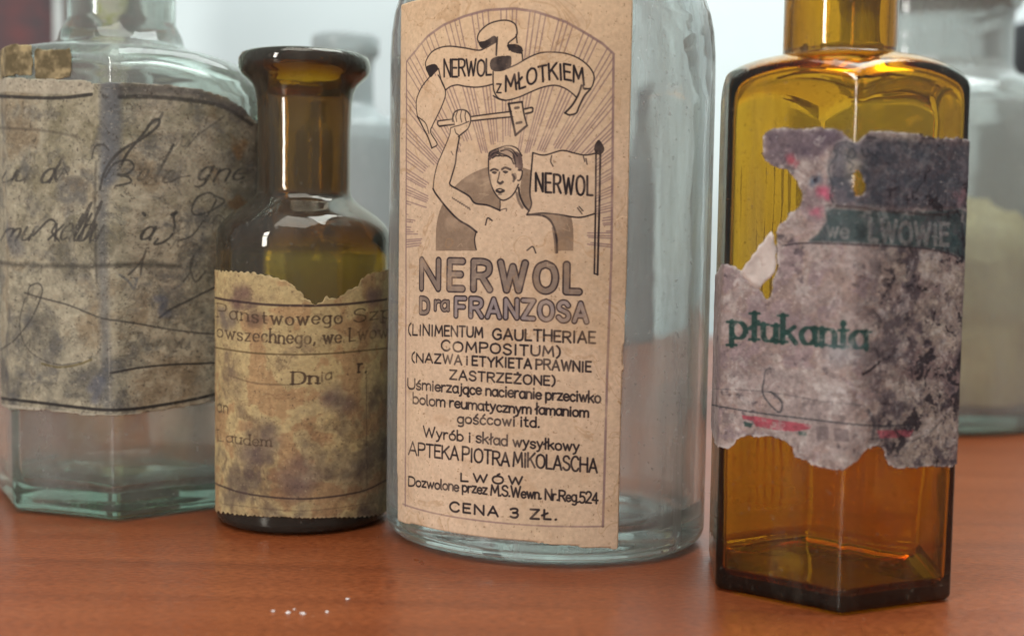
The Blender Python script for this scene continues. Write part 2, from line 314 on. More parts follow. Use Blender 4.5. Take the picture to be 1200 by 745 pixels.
# ---------------------------------------------------------------- label painting
class Decal:
    def __init__(s, ct, u0, u1, z0, z1, dens, depth):
        s.ct, s.u0, s.u1, s.z0, s.z1, s.dens = ct, u0, u1, z0, z1, dens
        s.w = int((u1-u0)*1000*dens); s.h = int((z1-z0)*1000*dens); s.pp = depth/F*1000*dens   # texels per photo pixel
        s.rgb = np.zeros((s.h, s.w, 3)); s.mask = None
    def T(s, pts):                                             # photo px -> texel
        uv = s.ct.px2uv(pts); return np.stack([(uv[:, 0]-s.u0)*1000*s.dens, (uv[:, 1]-s.z0)*1000*s.dens], -1)
    def cover(s, P, r, soft=1.0, widths=None):
        """coverage of polyline (texels) -> (slice, alpha)"""
        P = np.asarray(P, float); m = r+soft+2; x0 = int(max(0, P[:, 0].min()-m)); x1 = int(min(s.w, P[:, 0].max()+m+1)); y0 = int(max(0, P[:, 1].min()-m)); y1 = int(min(s.h, P[:, 1].max()+m+1))
        if x1 <= x0 or y1 <= y0: return None
        A = np.zeros((y1-y0, x1-x0))
        for i in range(len(P)-1):
            a, b = P[i], P[i+1]; rr = r if widths is None else r*widths[i]
            q = rr+soft+1; xa = int(max(x0, min(a[0], b[0])-q)); xb = int(min(x1, max(a[0], b[0])+q+1)); ya = int(max(y0, min(a[1], b[1])-q)); yb = int(min(y1, max(a[1], b[1])+q+1))
            if xb <= xa or yb <= ya: continue
            X = np.arange(xa, xb)[None]+.5-a[0]; Y = np.arange(ya, yb)[:, None]+.5-a[1]; d = b-a; l2 = max(d@d, 1e-9)
            t = np.clip((X*d[0]+Y*d[1])/l2, 0, 1); D = np.hypot(X-t*d[0], Y-t*d[1])
            v = np.clip((rr-D)/soft+.5, 0, 1); sub = A[ya-y0:yb-y0, xa-x0:xb-x0]; np.maximum(sub, v, out=sub)
        return (slice(y0, y1), slice(x0, x1)), A
    def paint(s, sl, A, col, alpha=1.0, clip=None):
        A = A*alpha
        if clip is not None: A = A*clip[sl]
        s.rgb[sl] = s.rgb[sl]*(1-A[..., None])+np.array(col)*A[..., None]
    def stroke(s, pts, wpx, col, alpha=1., sm=True, soft=None, closed=False, clip=None, widths=None, n=7):
        P = np.asarray(pts, float)
        if closed and not sm: P = np.vstack([P, P[:1]])
        if sm: P = smooth(P, n, closed)
        c = s.cover(s.T(P), wpx*s.pp/2, soft or .8*s.pp, widths)
        if c: s.paint(*c, col, alpha, clip)
    def polymask(s, pts, texel=False):
        P = np.asarray(pts, float) if texel else s.T(pts); M = np.zeros((s.h, s.w), bool)
        x0 = int(max(0, P[:, 0].min()-1)); x1 = int(min(s.w, P[:, 0].max()+2)); y0 = int(max(0, P[:, 1].min()-1)); y1 = int(min(s.h, P[:, 1].max()+2))
        if x1 <= x0 or y1 <= y0: return M.astype(float)
        X = np.arange(x0, x1)[None]+.5; Y = np.arange(y0, y1)[:, None]+.5; ins = np.zeros((y1-y0, x1-x0), bool)
        for i in range(len(P)):
            (xa, ya), (xb, yb) = P[i-1], P[i]
            if ya == yb: continue
            ins ^= ((ya > Y) != (yb > Y)) & (X < (xb-xa)*(Y-ya)/(yb-ya)+xa)
        M[y0:y1, x0:x1] = ins; return M.astype(float)
    def fill(s, pts, col, alpha=1., sm=False, clip=None, mask=None):
        M = mask if mask is not None else s.polymask(smooth(pts, 7, True) if sm else pts)
        if clip is not None: M = M*clip
        s.rgb = s.rgb*(1-M[..., None]*alpha)+np.array(col)*M[..., None]*alpha
    def text(s, txt, base, cap, wpx, col, alpha=1., track=2.2, space=4.5, slant=.0, serif=0, jitter=.02, thick=None, soft=None, up=(0.014, -1), inner=None, wscale=1.0, tab_=None, end=True, clip=None):
        """txt laid along the photo-pixel baseline (polyline), stretched to fill it; cap may be (left, right)"""
        B = np.asarray(base, float); seg = np.hypot(*np.diff(B, axis=0).T); S_ = np.r_[0, np.cumsum(seg)]; Lt = S_[-1]
        c0, c1 = cap if isinstance(cap, tuple) else (cap, cap)
        x = 0; pos = []
        for ch in txt:
            if ch == ' ': x += space; continue
            wd, st = GL[ch]; pos.append((x, ch)); x += wd+track
        tot = max(x-track, .1); k = Lt/tot; r = np.random.default_rng(len(txt)*7+int(B[0, 0])); todo = []
        for gx, ch in pos:
            wd, st = GL[ch]; jy = r.normal()*jitter*10; js = 1+r.normal()*jitter
            for sm, q in st:
                q = np.array(q, float); q = smooth(q, 5) if sm and len(q) > 2 else q
                if not sm: # subdivide for surface following
                    q = np.vstack([np.linspace(q[i], q[i+1], 4)[:-1] for i in range(len(q)-1)]+[q[-1:]])
                X = (gx+q[:, 0])*k; t = np.clip(X/Lt, 0, 1); cp = (c0+(c1-c0)*t)*js/10
                bx = np.interp(X, S_, B[:, 0]); by = np.interp(X, S_, B[:, 1])
                h = (q[:, 1]+jy)*cp; P = np.stack([bx+h*(up[0]+slant), by+h*up[1]], -1)
                todo.append((P, q))
                if serif:
                    for e, o in ((0, 1), (-1, -2)):
                        d = q[e]-q[o]
                        if abs(d[0]) < abs(d[1])*.35 and min(abs(q[e, 1]), abs(q[e, 1]-6), abs(q[e, 1]-10), abs(q[e, 1]+3)) < .3:
                            sx = serif*k; todo.append((np.array([[P[e, 0]-sx, P[e, 1]], [P[e, 0]+sx, P[e, 1]]]), 'serif'))
        for pas, (wd_, cl_) in enumerate([(wpx, col)]+([inner] if inner else [])):
            for P, q in todo:
                ww = None; w2 = wd_
                if isinstance(q, str): w2 = wd_*.6
                elif thick:
                    d = np.diff(P, axis=0); ww = .45+thick*np.abs(d[:, 1])/(np.hypot(*d.T)+1e-9)
                c = s.cover(s.T(P), w2*s.pp/2, soft or .9*s.pp, ww)
                if c: s.paint(*c, cl_, alpha if not (pas and inner) else 1, clip)
    def image(s, name):
        img = bpy.data.images.new(name, s.w, s.h); a = np.ones((s.h, s.w, 4), np.float32); a[..., :3] = np.clip(s.rgb, 0, 1)
        img.pixels.foreach_set(a.ravel()); img.update(); img.pack(); return img
    def sheet(s, name, m, parent, cell=.0005, off=.00012, thick=.00012, warp=.0001, seed=3):
        """paper mesh following the glass, its outline cut along the torn edge"""
        nu = int((s.u1-s.u0)/cell)+1; nz = int((s.z1-s.z0)/cell)+1
        us = np.linspace(s.u0, s.u1, nu+1); zs = np.linspace(s.z0, s.z1, nz+1)
        if s.mask is None: M = np.ones((nz+1, nu+1))
        else:
            B = s.mask.astype(float); r = max(1, int(cell*1000*s.dens*.35))
            for ax in (0, 1):
                cs = np.cumsum(np.pad(B, [(r+1, r) if a == ax else (0, 0) for a in (0, 1)], mode='constant'), axis=ax)
                B = (np.take(cs, range(2*r+1, cs.shape[ax]), ax)-np.take(cs, range(0, cs.shape[ax]-2*r-1), ax))/(2*r+1)
            iy = np.clip(((zs-s.z0)*1000*s.dens).astype(int), 0, s.h-1); ix = np.clip(((us-s.u0)*1000*s.dens).astype(int), 0, s.w-1)
            M = B[np.ix_(iy, ix)]
            M[0] = M[-1] = 0; M[:, 0] = M[:, -1] = 0
            M = M-.5
        if s.mask is None: M = M*0+1.
        wp = noise2(nz+1, nu+1, 14, 3, seed)
        V = []; UV = []; idx = {}; Fc = []
        def vert(i, j, key, u, z, wv):
            if key in idx: return idx[key]
            idx[key] = len(V); V.append((u, z, wv)); return idx[key]
        def cv(i, j): return vert(i, j, (i, j), us[j], zs[i], wp[i, j])
        def ed(p, q):
            if p > q: p, q = q, p
            a, b = M[p], M[q]; t = a/(a-b); t = min(.98, max(.02, t)); u = us[p[1]]+(us[q[1]]-us[p[1]])*t; z = zs[p[0]]+(zs[q[0]]-zs[p[0]])*t
            return vert(0, 0, (p, q), u, z, wp[p])
        for i in range(nz):
            for j in range(nu):
                c = [(i, j), (i, j+1), (i+1, j+1), (i+1, j)]; v = [M[q] > 0 for q in c]
                if all(v): Fc.append([cv(*q) for q in c]); continue
                if not any(v): continue
                for tri in ((0, 1, 2), (0, 2, 3)):
                    pol = []
                    for a in range(3):
                        p, q = c[tri[a]], c[tri[(a+1) % 3]]
                        if M[p] > 0: pol.append(cv(*p))
                        if (M[p] > 0) != (M[q] > 0): pol.append(ed(p, q))
                    if len(pol) > 2: Fc.append(pol)
        A = np.array(V); P = s.ct.S(A[:, 0], A[:, 1], off+warp*A[:, 2])
        o = mesh_obj(name, P, Fc, m, parent)
        uvl = o.data.uv_layers.new(name='UVMap'); li = np.zeros(len(o.data.loops), int); o.data.loops.foreach_get('vertex_index', li)
        uv = np.stack([(A[:, 0]-s.u0)/(s.u1-s.u0), (A[:, 1]-s.z0)/(s.z1-s.z0)], -1)[li]; uvl.data.foreach_set('uv', uv.astype(np.float32).ravel())
        so = o.modifiers.new('thickness', 'SOLIDIFY'); so.thickness = thick; so.offset = 1
        return o
def mixn(base, cols):
    """cols: list of (rgb, alpha array)"""
    out = base
    for c, a in cols: out = out*(1-a[..., None])+np.array(c)*a[..., None]
    return out
def c8(r, g, b): return (r/255, g/255, b/255)
#@@STRUCT
# ---------------------------------------------------------------- table top and wall
def slab(name, x0, x1, y0, y1, z0, z1, m, bev=0):
    V = [(x, y, z) for z in (z0, z1) for x, y in ((x0, y0), (x1, y0), (x1, y1), (x0, y1))]
    Fc = [(3, 2, 1, 0), (4, 5, 6, 7), (0, 1, 5, 4), (1, 2, 6, 5), (2, 3, 7, 6), (3, 0, 4, 7)]
    o = mesh_obj(name, V, Fc, m, None, False)
    if bev: b = o.modifiers.new('bevel', 'BEVEL'); b.width = bev; b.segments = 3
    return o
def wood_mat():
    m, nt, ns, L = mat('red_brown_wood'); out = N(ns, 'ShaderNodeOutputMaterial'); b = N(ns, 'ShaderNodeBsdfPrincipled')
    tc = N(ns, 'ShaderNodeTexCoord'); mp = N(ns, 'ShaderNodeMapping'); mp.inputs['Scale'].default_value = (2.2, 34, 10); mp.inputs['Rotation'].default_value = (0, 0, radians(4)); L.new(tc.outputs['Object'], mp.inputs[0])
    n1 = N(ns, 'ShaderNodeTexNoise'); n1.inputs['Scale'].default_value = 2.6; n1.inputs['Detail'].default_value = 9; n1.inputs['Roughness'].default_value = .62; n1.inputs['Distortion'].default_value = .5; L.new(mp.outputs[0], n1.inputs['Vector'])
    r = ramp(ns, [(.25, (.150, .036, .011)), (.5, (.205, .051, .015)), (.8, (.25, .068, .021))]); L.new(n1.outputs['Fac'], r.inputs[0])
    m2 = N(ns, 'ShaderNodeMapping'); m2.inputs['Scale'].default_value = (110, 210, 90); L.new(tc.outputs['Object'], m2.inputs[0])
    n2 = N(ns, 'ShaderNodeTexNoise'); n2.inputs['Scale'].default_value = 4; n2.inputs['Detail'].default_value = 4; L.new(m2.outputs[0], n2.inputs['Vector'])
    r2 = ramp(ns, [(.3, (.68, .62, .58)), (.52, (1, 1, 1)), (.72, (1.30, 1.36, 1.40))]); L.new(n2.outputs['Fac'], r2.inputs[0])
    mu = N(ns, 'ShaderNodeMixRGB', blend_type='MULTIPLY'); mu.inputs[0].default_value = 1; L.new(r.outputs[0], mu.inputs[1]); L.new(r2.outputs[0], mu.inputs[2])
    # dust specks and faint wear
    n3 = N(ns, 'ShaderNodeTexNoise'); n3.inputs['Scale'].default_value = 620; n3.inputs['Detail'].default_value = 3; L.new(tc.outputs['Object'], n3.inputs['Vector'])
    r3 = ramp(ns, [(.68, (0, 0, 0)), (.76, (.5, .5, .5))]); L.new(n3.outputs['Fac'], r3.inputs[0])
    n4 = N(ns, 'ShaderNodeTexNoise'); n4.inputs['Scale'].default_value = 9; n4.inputs['Detail'].default_value = 6; L.new(tc.outputs['Object'], n4.inputs['Vector'])
    b.inputs['Specular IOR Level'].default_value = .36; r4 = ramp(ns, [(.42, (0, 0, 0)), (.7, (.07, .07, .07))]); L.new(n4.outputs['Fac'], r4.inputs[0])
    m5 = N(ns, 'ShaderNodeMapping'); m5.inputs['Scale'].default_value = (14, 260, 10); m5.inputs['Rotation'].default_value = (0, 0, radians(28)); L.new(tc.outputs['Object'], m5.inputs[0])
    n5 = N(ns, 'ShaderNodeTexNoise'); n5.inputs['Scale'].default_value = 3; n5.inputs['Detail'].default_value = 2; L.new(m5.outputs[0], n5.inputs['Vector'])
    r5 = ramp(ns, [(.715, (0, 0, 0)), (.74, (.35, .35, .35))]); L.new(n5.outputs['Fac'], r5.inputs[0])
    a5 = N(ns, 'ShaderNodeMath', operation='MAXIMUM'); L.new(r5.outputs[0], a5.inputs[0]); L.new(r4.outputs[0], a5.inputs[1]); r4 = a5
    ad = N(ns, 'ShaderNodeMath', operation='MAXIMUM'); L.new(r3.outputs[0], ad.inputs[0]); L.new(r4.outputs[0], ad.inputs[1])
    mx = N(ns, 'ShaderNodeMixRGB'); L.new(ad.outputs[0], mx.inputs[0]); L.new(mu.outputs[0], mx.inputs[1]); mx.inputs[2].default_value = (.48, .24, .14, 1)
    L.new(mx.outputs[0], b.inputs['Base Color'])
    mr = N(ns, 'ShaderNodeMapRange'); mr.inputs[3].default_value = .18; mr.inputs[4].default_value = .42; L.new(n4.outputs['Fac'], mr.inputs[0]); L.new(mr.outputs[0], b.inputs['Roughness'])
    bp = N(ns, 'ShaderNodeBump'); bp.inputs['Distance'].default_value = .00012; L.new(n2.outputs['Fac'], bp.inputs['Height']); L.new(bp.outputs[0], b.inputs['Normal'])
    L.new(b.outputs[0], out.inputs['Surface']); return m
tb = slab('table_top', -1.1, 1.1, -.35, 1.15, -.03, 0, wood_mat(), .003); tb['kind'] = 'structure'
wl = slab('wall', -2.2, 2.2, 1.19, 1.29, -.9, 1.9, simple_mat('pale_wall_plaster', (.72, .84, .84), .9, .03, 7, .001, detail=9)); wl['kind'] = 'structure'

# ---------------------------------------------------------------- glass
AMBER = glass_mat('amber_glass', (1, .99, .90), (122, 268, 950), dirt=.20, dirt_col=(.36, .32, .25), scale=70, base=.012)
AMBER_D = glass_mat('dark_amber_glass', (1, .99, .88), (300, 450, 1400), dirt=.30, dirt_col=(.36, .35, .30), scale=60, base=.10)
CLEAR = glass_mat('clear_glass', (.985, 1, .99), (5.2, 3.4, 4.0), dirt=.50, dirt_col=(.58, .58, .56), scale=75, stretch=(1, 1, .10), lo=.40, hi=.70, base=.10)
GREENISH = glass_mat('green_tinted_glass', (.975, 1, .975), (16, 9.5, 12.5), dirt=.50, dirt_col=(.46, .45, .43), scale=45, stretch=(1, 1, .5), base=.10, lo=.42, hi=.7)
MILKY = glass_mat('dusty_pale_glass', (.97, 1, .985), (9, 3, 5), dirt=.75, dirt_col=(.56, .60, .60), scale=22, lo=.3, hi=.65, base=.42, rough=.1)

# ================================================================ 1 tall clear bottle with the printed label
t = np.linspace(0, 2*pi, 300, endpoint=False); th = -.2564; a_, b_ = .0490, .0413
x_, y_ = a_*np.cos(t), b_*np.sin(t)
K1 = Contour(np.stack([.0106+x_*cos(th)-y_*sin(th), .3636+x_*sin(th)+y_*cos(th)], -1))
b1 = empty('clear_bottle', (.0111, .3636, 0), 'tall clear glass bottle wearing the large cream printed label with a man raising a hammer', 'bottle')
zs1 = zpx(640, 60, .36)
def mk_profile(z_top_body, pts): return [(z, 0, r) for z, r in pts]
out1 = base_rings(.005, .009, .002)+[(.02, 0, None), (.08, 0, None), (zs1-.012, 0, None)]+[(zs1-.012+.052*sin(q), 0, .016+(.0505-.016)*cos(q)) for q in np.linspace(.1, pi/2, 14)]
zt = out1[-1][0]; out1 += [(zt+.004, 0, .0145), (zt+.035, 0, .0145), (zt+.036, 0, .018), (zt+.042, 0, .0185), (zt+.044, 0, .017)]
in1 = [(zt+.044, 0, .0125), (zt+.03, 0, .0118), (zt+.004, 0, .0118)]+[(zs1-.014+.050*sin(q), .0028, .013+(.0475-.013)*cos(q)) for q in np.linspace(pi/2, .1, 14)]
in1 += [(zs1-.014, .0028, None), (.05, .0028, None), (.014, .003, None), (.0105, .004, None), (.0085, .0065, None), (.0078, .011, None), (.0082, 0, .012), (.0086, 0, .004)]
bottle_mesh('glass_body', K1, out1, in1, CLEAR, b1, wob=.00003)

def z0(X, Y): return (450+X/3.724, Y/3.724)
def z1(X, Y): return (470+X/7.446, 10+Y/7.446)
def z2(X, Y): return (580+X/5.733, 10+Y/5.733)
def z3(X, Y): return (480+X/4.1375, 120+Y/4.1375)
def z4(X, Y): return (450+X/2.979, 150+Y/2.979)
def mp(f, s_): return [f(*map(float, p.split(','))) for p in s_.split()]
uvq = K1.px2uv([(469, 300), (732, 300)]); zq = K1.px2uv([(600, -14), (722, 642), (469, 609)])
D1 = Decal(K1, uvq[0, 0]-.0006, uvq[1, 0]+.001, min(zq[1:, 1])-.0015, zq[0, 1], 10, .325)
H_, W_ = D1.h, D1.w
n1 = noise2(H_, W_, 260, 5, 1); n2 = noise2(H_, W_, 9, 3, 2); n3 = noise2(H_, W_, 70, 4, 3)
PAPER1 = np.array(c8(205, 179, 150))
D1.rgb = PAPER1*(0.94+.16*(n1-.5)[..., None]*np.array([1, 1.05, 1.3])+.09*(n2-.5)[..., None]+.05*np.ones(3))
D1.rgb = mixn(D1.rgb, [(c8(222, 190, 148), sstep(np.linspace(0, 1, H_)[:, None]*np.ones((1, W_)), .6, 1)*.5), (c8(176, 140, 104), sstep(n3, .6, .8)*.25)])
INK = c8(30, 23, 25); INK2 = c8(46, 36, 38); PUR = c8(122, 98, 98); SUN = c8(118, 98, 80)
frame = [(476, 592), (477, 330), (477.5, 73), (487.5, 61), (502, 43.6), (521, 30), (545, 20), (570.7, 13), (602.7, 11), (627, 14.5), (646, 20.5), (663.7, 27), (684.7, 39), (705.6, 52), (718.5, 64), (716, 300), (711, 440), (706, 616)]
FM = D1.polymask([(477.5, 300)]+frame[2:15]+[(717, 300), (717, 296), (477.5, 296)])
sc = (591.7, 274)
body = mp(z3, '200,125 190,180 165,240 140,300 125,360 118,420 135,450 190,520 240,570 290,600 328,630 318,660 325,740')
body += mp(z4, '330,440 605,440 605,380 590,340 560,310 500,300')+mp(z3, '580,525 560,505 540,465 538,410 548,330 545,265 520,225 480,213 430,225 395,240 385,275 385,320 390,370 405,420 430,460 440,480 440,525 380,500 320,490 290,455 240,425 200,400 205,370 225,300 232,240 245,170 285,130 298,95 297,70 280,45 250,38 220,50 210,80')
flag = mp(z4, '520,88 560,95 620,80 660,88 700,95 738,88 735,300 680,313 610,303 550,298 500,305 515,270 510,230 515,160')
bl = mp(z1, '225,520 222,470 270,390 340,350 430,335 560,350 680,370 740,350 830,300 835,400 820,560 800,665 740,682 660,692 570,685 500,672 440,685 395,715 360,640 330,530 265,605')
curl = mp(z0, '425,215 412,185 418,150 450,115 500,95 545,95 575,115 580,155 603,210 605,265 560,300 470,290 492,245 490,190')
br = mp(z2, '0,420 150,375 230,330 310,302 400,298 490,310 570,345 630,395 662,450 660,500 640,540 600,590 565,660 545,705 500,718 470,705 520,650 545,600 520,575 470,540 400,520 320,533 240,565 160,600 80,620 30,612 -10,590 -20,480')
tl = mp(z0, '235,330 190,365 155,410 143,455 150,510 175,560 195,600 212,648 235,630 207,580 215,550 240,500 262,450 272,410 262,370')
hm = mp(z0, '240,530 555,488 545,455 603,447 615,475 645,470 648,490 618,500 625,550 575,592 562,512 245,552')
occ = np.zeros((H_, W_))
for pl in (body, flag, bl, curl, br, tl, hm): occ = np.maximum(occ, D1.polymask(pl))
clip = FM*(1-occ)
r_ = np.random.default_rng(5)
for k in range(132):                                            # sunburst
    if k % 5 == 4: continue
    a = radians(-188+k*1.49-((k % 5)-2)*.10+r_.normal()*.12)
    r0 = 98+(k//6 % 3)*9+r_.uniform(-2, 3); d = np.array([cos(a), sin(a)])
    P = np.array([np.array(sc)+d*q for q in np.linspace(r0, 290, 12)])
    D1.stroke(P, 1.5, PUR, .66, sm=False, soft=1.0*D1.pp, clip=clip)
th_ = np.linspace(pi, 2*pi, 40); sun = [(sc[0]+80*cos(q), sc[1]+80*sin(q)) for q in th_]+[(sc[0]+80, 294), (sc[0]-80, 294)]
D1.fill(sun, SUN, .86, clip=clip*(.85+.15*n3))
D1.stroke(frame, 3.0, PUR, .72, sm=False); D1.stroke([(473, 590), (706, 616)], 2, PUR, .6, sm=False); D1.stroke([(480, 585), (481, 300)], 1, PUR, .3, sm=False)
def ink(f, s_, w_=1.5, a=.92, sm=True, closed=False, col=INK): D1.stroke(mp(f, s_), w_, col, a, sm, closed=closed)
def blot(f, s_, a=.9, col=INK): D1.fill(mp(f, s_), col, a, sm=True)
ink(z1, '225,520 222,470 270,390 340,350 430,335 560,350 680,370 740,350 830,300'); ink(z1, '838,290 835,340 832,410')
blot(z1, '225,515 300,490 332,530 300,570 265,605 240,570'); ink(z1, '335,530 360,640 395,715'); ink(z1, '395,715 440,685 500,672 570,685 660,692 740,682 805,665')
ink(z0, '210,330 170,380 148,430 145,470 150,510'); ink(z0, '240,330 262,370 272,410 262,450 240,500 215,550 207,580 235,630 212,648', 1.4); ink(z0, '150,510 175,560 195,600 212,648', 2); ink(z0, '150,510 185,540 200,585', 1.2)
ink(z0, '478,315 478,360 482,400 500,430 530,440'); blot(z0, '464,285 470,262 495,250 530,247 555,250 556,285 545,300 520,312 490,315 470,305'); 
ink(z0, '418,192 410,170 422,140 460,108 510,93 550,95 575,112 582,145 575,165 545,190 545,205'); blot(z0, '416,188 440,182 460,172 480,160 494,168 488,190 465,198 430,214'); ink(z0, '497,165 495,200 492,245')
blot(z0, '538,200 575,196 603,210 603,236 575,234 553,225'); ink(z0, '578,155 582,190'); ink(z0, '603,235 606,265'); ink(z0, '545,205 548,222')
ink(z2, '90,405 150,378 230,332 310,302 400,298 490,310 570,345 630,395 662,450 660,500 640,540 600,540'); ink(z2, '-8,590 30,612 80,620 160,600 240,565 320,533 400,520 470,540 520,575 545,600')
ink(z2, '590,520 598,545 640,540'); ink(z2, '580,520 560,580 520,650 470,705', 2.2); ink(z2, '470,705 500,718 545,705 565,660 600,590 640,545', 2)
D1.text('NERWOL', [(521.5, 90), (548, 90), (576, 88)], (20, 18.5), 2.3, INK, track=1.6, up=(0, -1), jitter=.03)
D1.text('Z', [(582.5, 109), (587.5, 109.2)], 10, 1.7, INK); 
D1.text('MŁOTKIEM', [(593, 108), (603, 106.5), (614, 103), (626, 98), (638, 95), (651, 93), (664, 95), (674, 97), (684, 100)], (18, 19), 2.4, INK, track=1.8, up=(-.05, -1), jitter=.02)
ink(z0, '545,455 603,447', 2.2, sm=False); ink(z0, '603,447 612,500 625,550', 1.8); ink(z0, '625,550 575,592', 2.6, sm=False); ink(z0, '575,592 560,520 545,455', 2.6)
ink(z0, '385,511 557,489', 1.6, sm=False); ink(z0, '385,530 562,512', 1.6, sm=False); ink(z0, '240,530 305,522', 1.5, sm=False); ink(z0, '245,553 310,545', 2, sm=False); ink(z0, '240,530 236,542 245,553')
ink(z0, '615,478 645,472 650,482 645,492 620,498', 2); ink(z0, '574,474 588,472', 3, .6); ink(z0, '580,540 600,536', 3, .6)
ink(z3, '212,95 212,75 222,50 250,38 280,45 297,70 298,98 285,130 262,150 240,168', 1.6)
for s_ in ('235,48 228,70 232,95', '255,42 250,70 256,98', '275,48 272,70 278,98', '220,60 214,80 220,100', '205,125 225,118 250,112 290,95', '222,130 228,150 240,160'): ink(z3, s_, 1.2)
ink(z3, '203,125 200,150 190,180 165,240 140,300 125,360 118,420', 1.2); ink(z3, '118,420 135,450 190,520 240,570 290,600 328,630', 2.3); ink(z3, '245,170 232,240 225,300 205,370 200,400 240,425 290,455 320,490 380,500 440,525', 2)
ink(z3, '325,628 318,660 320,690 326,715'); ink(z3, '370,595 380,562 402,574', 1.6); ink(z3, '570,718 597,700 612,730', 1.6)
for k in range(9): ink(z3, f'{210+k*10},{462+k*6} {216+k*10},{470+k*6.4}', 1.3, .6, False)
ink(z3, '205,240 214,256', 1.3, .6, False)
ink(z4, '500,303 545,305 575,318 592,345 602,385 604,435', 2.4); ink(z4, '590,350 597,390 600,435', 3, .5)
ink(z3, '440,475 441,500 438,527', 1.2); ink(z3, '530,415 536,455 556,500 580,527', 2.2); ink(z3, '520,440 530,480 548,512', 3, .45); ink(z3, '445,522 470,516 470,528', 1.2, .6)
ink(z3, '385,275 385,320 390,370 405,420 430,460 455,476 488,462 512,435 528,400', 1.6); ink(z3, '528,330 545,332 546,352 536,378 526,380', 1.5); blot(z3, '500,350 516,345 520,372 504,376', .35)
D1.fill(mp(z3, '384,278 386,252 402,236 424,232 430,250 414,262 402,270 392,282'), c8(66, 50, 50), .8, sm=True)
D1.fill(mp(z3, '500,262 512,240 532,248 546,270 549,318 535,336 524,318 514,318 508,290'), c8(66, 50, 50), .8, sm=True)
D1.fill(mp(z3, '430,232 470,218 512,232 516,258 480,262 446,262'), c8(120, 98, 86), .45, sm=True)
for s_ in ('386,262 392,243 428,226 478,212 520,224 545,260', '430,228 436,246 462,256 492,272 506,300', '444,238 474,232 504,252 514,300', '462,224 496,230 524,262', '430,250 448,262 474,262 498,276', '396,262 410,248 428,244', '404,272 420,262 436,262'): ink(z3, s_, 1.6, .9)
ink(z3, '396,332 412,325 430,331', 2.4); blot(z3, '400,340 414,335 426,341 414,350'); ink(z3, '450,326 466,318 490,327', 2.6); blot(z3, '452,336 466,332 480,338 466,347')
ink(z3, '438,340 432,370 428,386 440,392 452,384', 1.5); ink(z3, '424,424 440,420 456,426', 1.3); ink(z3, '424,430 440,437 458,430', 3); ink(z3, '500,352 510,368 505,384', 2.6, .55); ink(z3, '430,388 442,396 454,388', 2.6, .8); ink(z3, '432,448 448,448', 1.2, .5); ink(z3, '395,352 396,380', 1.4, .3)
ink(z4, '520,88 560,96 620,80 660,88 700,96 738,90'); ink(z4, '520,88 514,160 510,230 515,268 500,303', 1.8); ink(z4, '500,304 550,298 610,303 680,313 735,300', 1.7)
for s_ in ('585,98 582,118 590,135', '695,100 700,118', '704,108 708,128', '675,280 690,300', '680,275 694,290'): ink(z4, s_, 1.4, .7)
ink(z4, '739,82 737,300 733,508', 2, sm=False); ink(z4, '754,82 750,300 744,512', 2.4, sm=False); blot(z4, '748,43 768,75 750,96 732,75'); ink(z4, '733,508 744,512', 1.6, sm=False)
D1.text('NERWOL', [(628, 224.5), (660, 226.5), (694, 229)], (21, 22), 2.6, INK, track=2.6, up=(0, -1))
GREY = c8(128, 112, 100)
D1.text('NERWOL', [(495, 337.5), (590, 339.5), (678, 342)], (32.5, 31), 9.6, INK2, track=4.3, jitter=0, inner=(6.0, GREY), soft=.9*D1.pp)
D1.text('D', [(494, 366), (503, 367)], 16.5, 7, INK2, jitter=0, inner=(4.2, GREY)); D1.text('ra', [(511, 363), (526, 363.5)], 17, 5.4, INK2, track=1.6, jitter=0, inner=(2.8, GREY))
D1.text('FRANZOSA', [(535, 370), (610, 372.5), (687, 377)], (20.5, 21), 7.4, INK2, track=3.5, jitter=0, inner=(4, c8(140, 128, 126)))
def tx(s_, b, cap, w_=1.9, **k): D1.text(s_, b, cap, w_*1.2, INK, .92, **k)
tx('(LINIMENTUM', [(480, 392), (566, 395)], (12, 11.5)); tx('GAULTHERIAE', [(578, 397), (697, 402)], (12, 13), 2)
tx('COMPOSITUM)', [(518, 410.6), (590, 414.5), (656, 418)], 11.5, track=2.6); tx('(NAZWA i ETYKIETA PRAWNIE', [(484, 423.5), (590, 430), (692, 435.5)], (10, 11.5), 1.9, space=2.6)
tx('ZASTRZEŻONE)', [(528, 444), (590, 448), (650, 451.5)], 10.5, 1.8, track=2.4)
tx('Uśmierzające nacieranie przeciwko', [(479, 455), (590, 464.5), (703, 471.5)], (12, 13), 1.9, track=1.5, space=3); tx('bolom reumatycznym łamaniom', [(485, 472.5), (590, 482.5), (689, 488)], (12, 12), 1.9, track=1.5, space=3)
tx('gośćcowi itd.', [(537, 495), (590, 498), (632, 500)], 12, 1.8, track=1.8, space=3); tx('Wyrób i skład wysyłkowy', [(497, 511), (590, 521.5), (678, 528.5)], (12, 12.5), 1.8, track=1.6, space=3.4)
tx('APTEKA PIOTRA MIKOLASCHA', [(480, 532), (590, 544.5), (699, 553.5)], (14.5, 16.5), 1.95, track=1.6, space=2.2); tx('LWÓW', [(541, 563), (612, 567.5)], 9, 1.9, track=4)
tx('Dozwolone przez M.S.Wewn. Nr.Reg.524', [(480, 568.5), (590, 580.5), (700, 589.5)], (11, 12.5), 1.8, track=1.3, space=3); tx('CENA 3 ZŁ.', [(528, 598), (590, 605), (652, 608.5)], (10.5, 11), 2.1, track=3.2, space=6)
wq = warped(H_, W_, 200, 611)
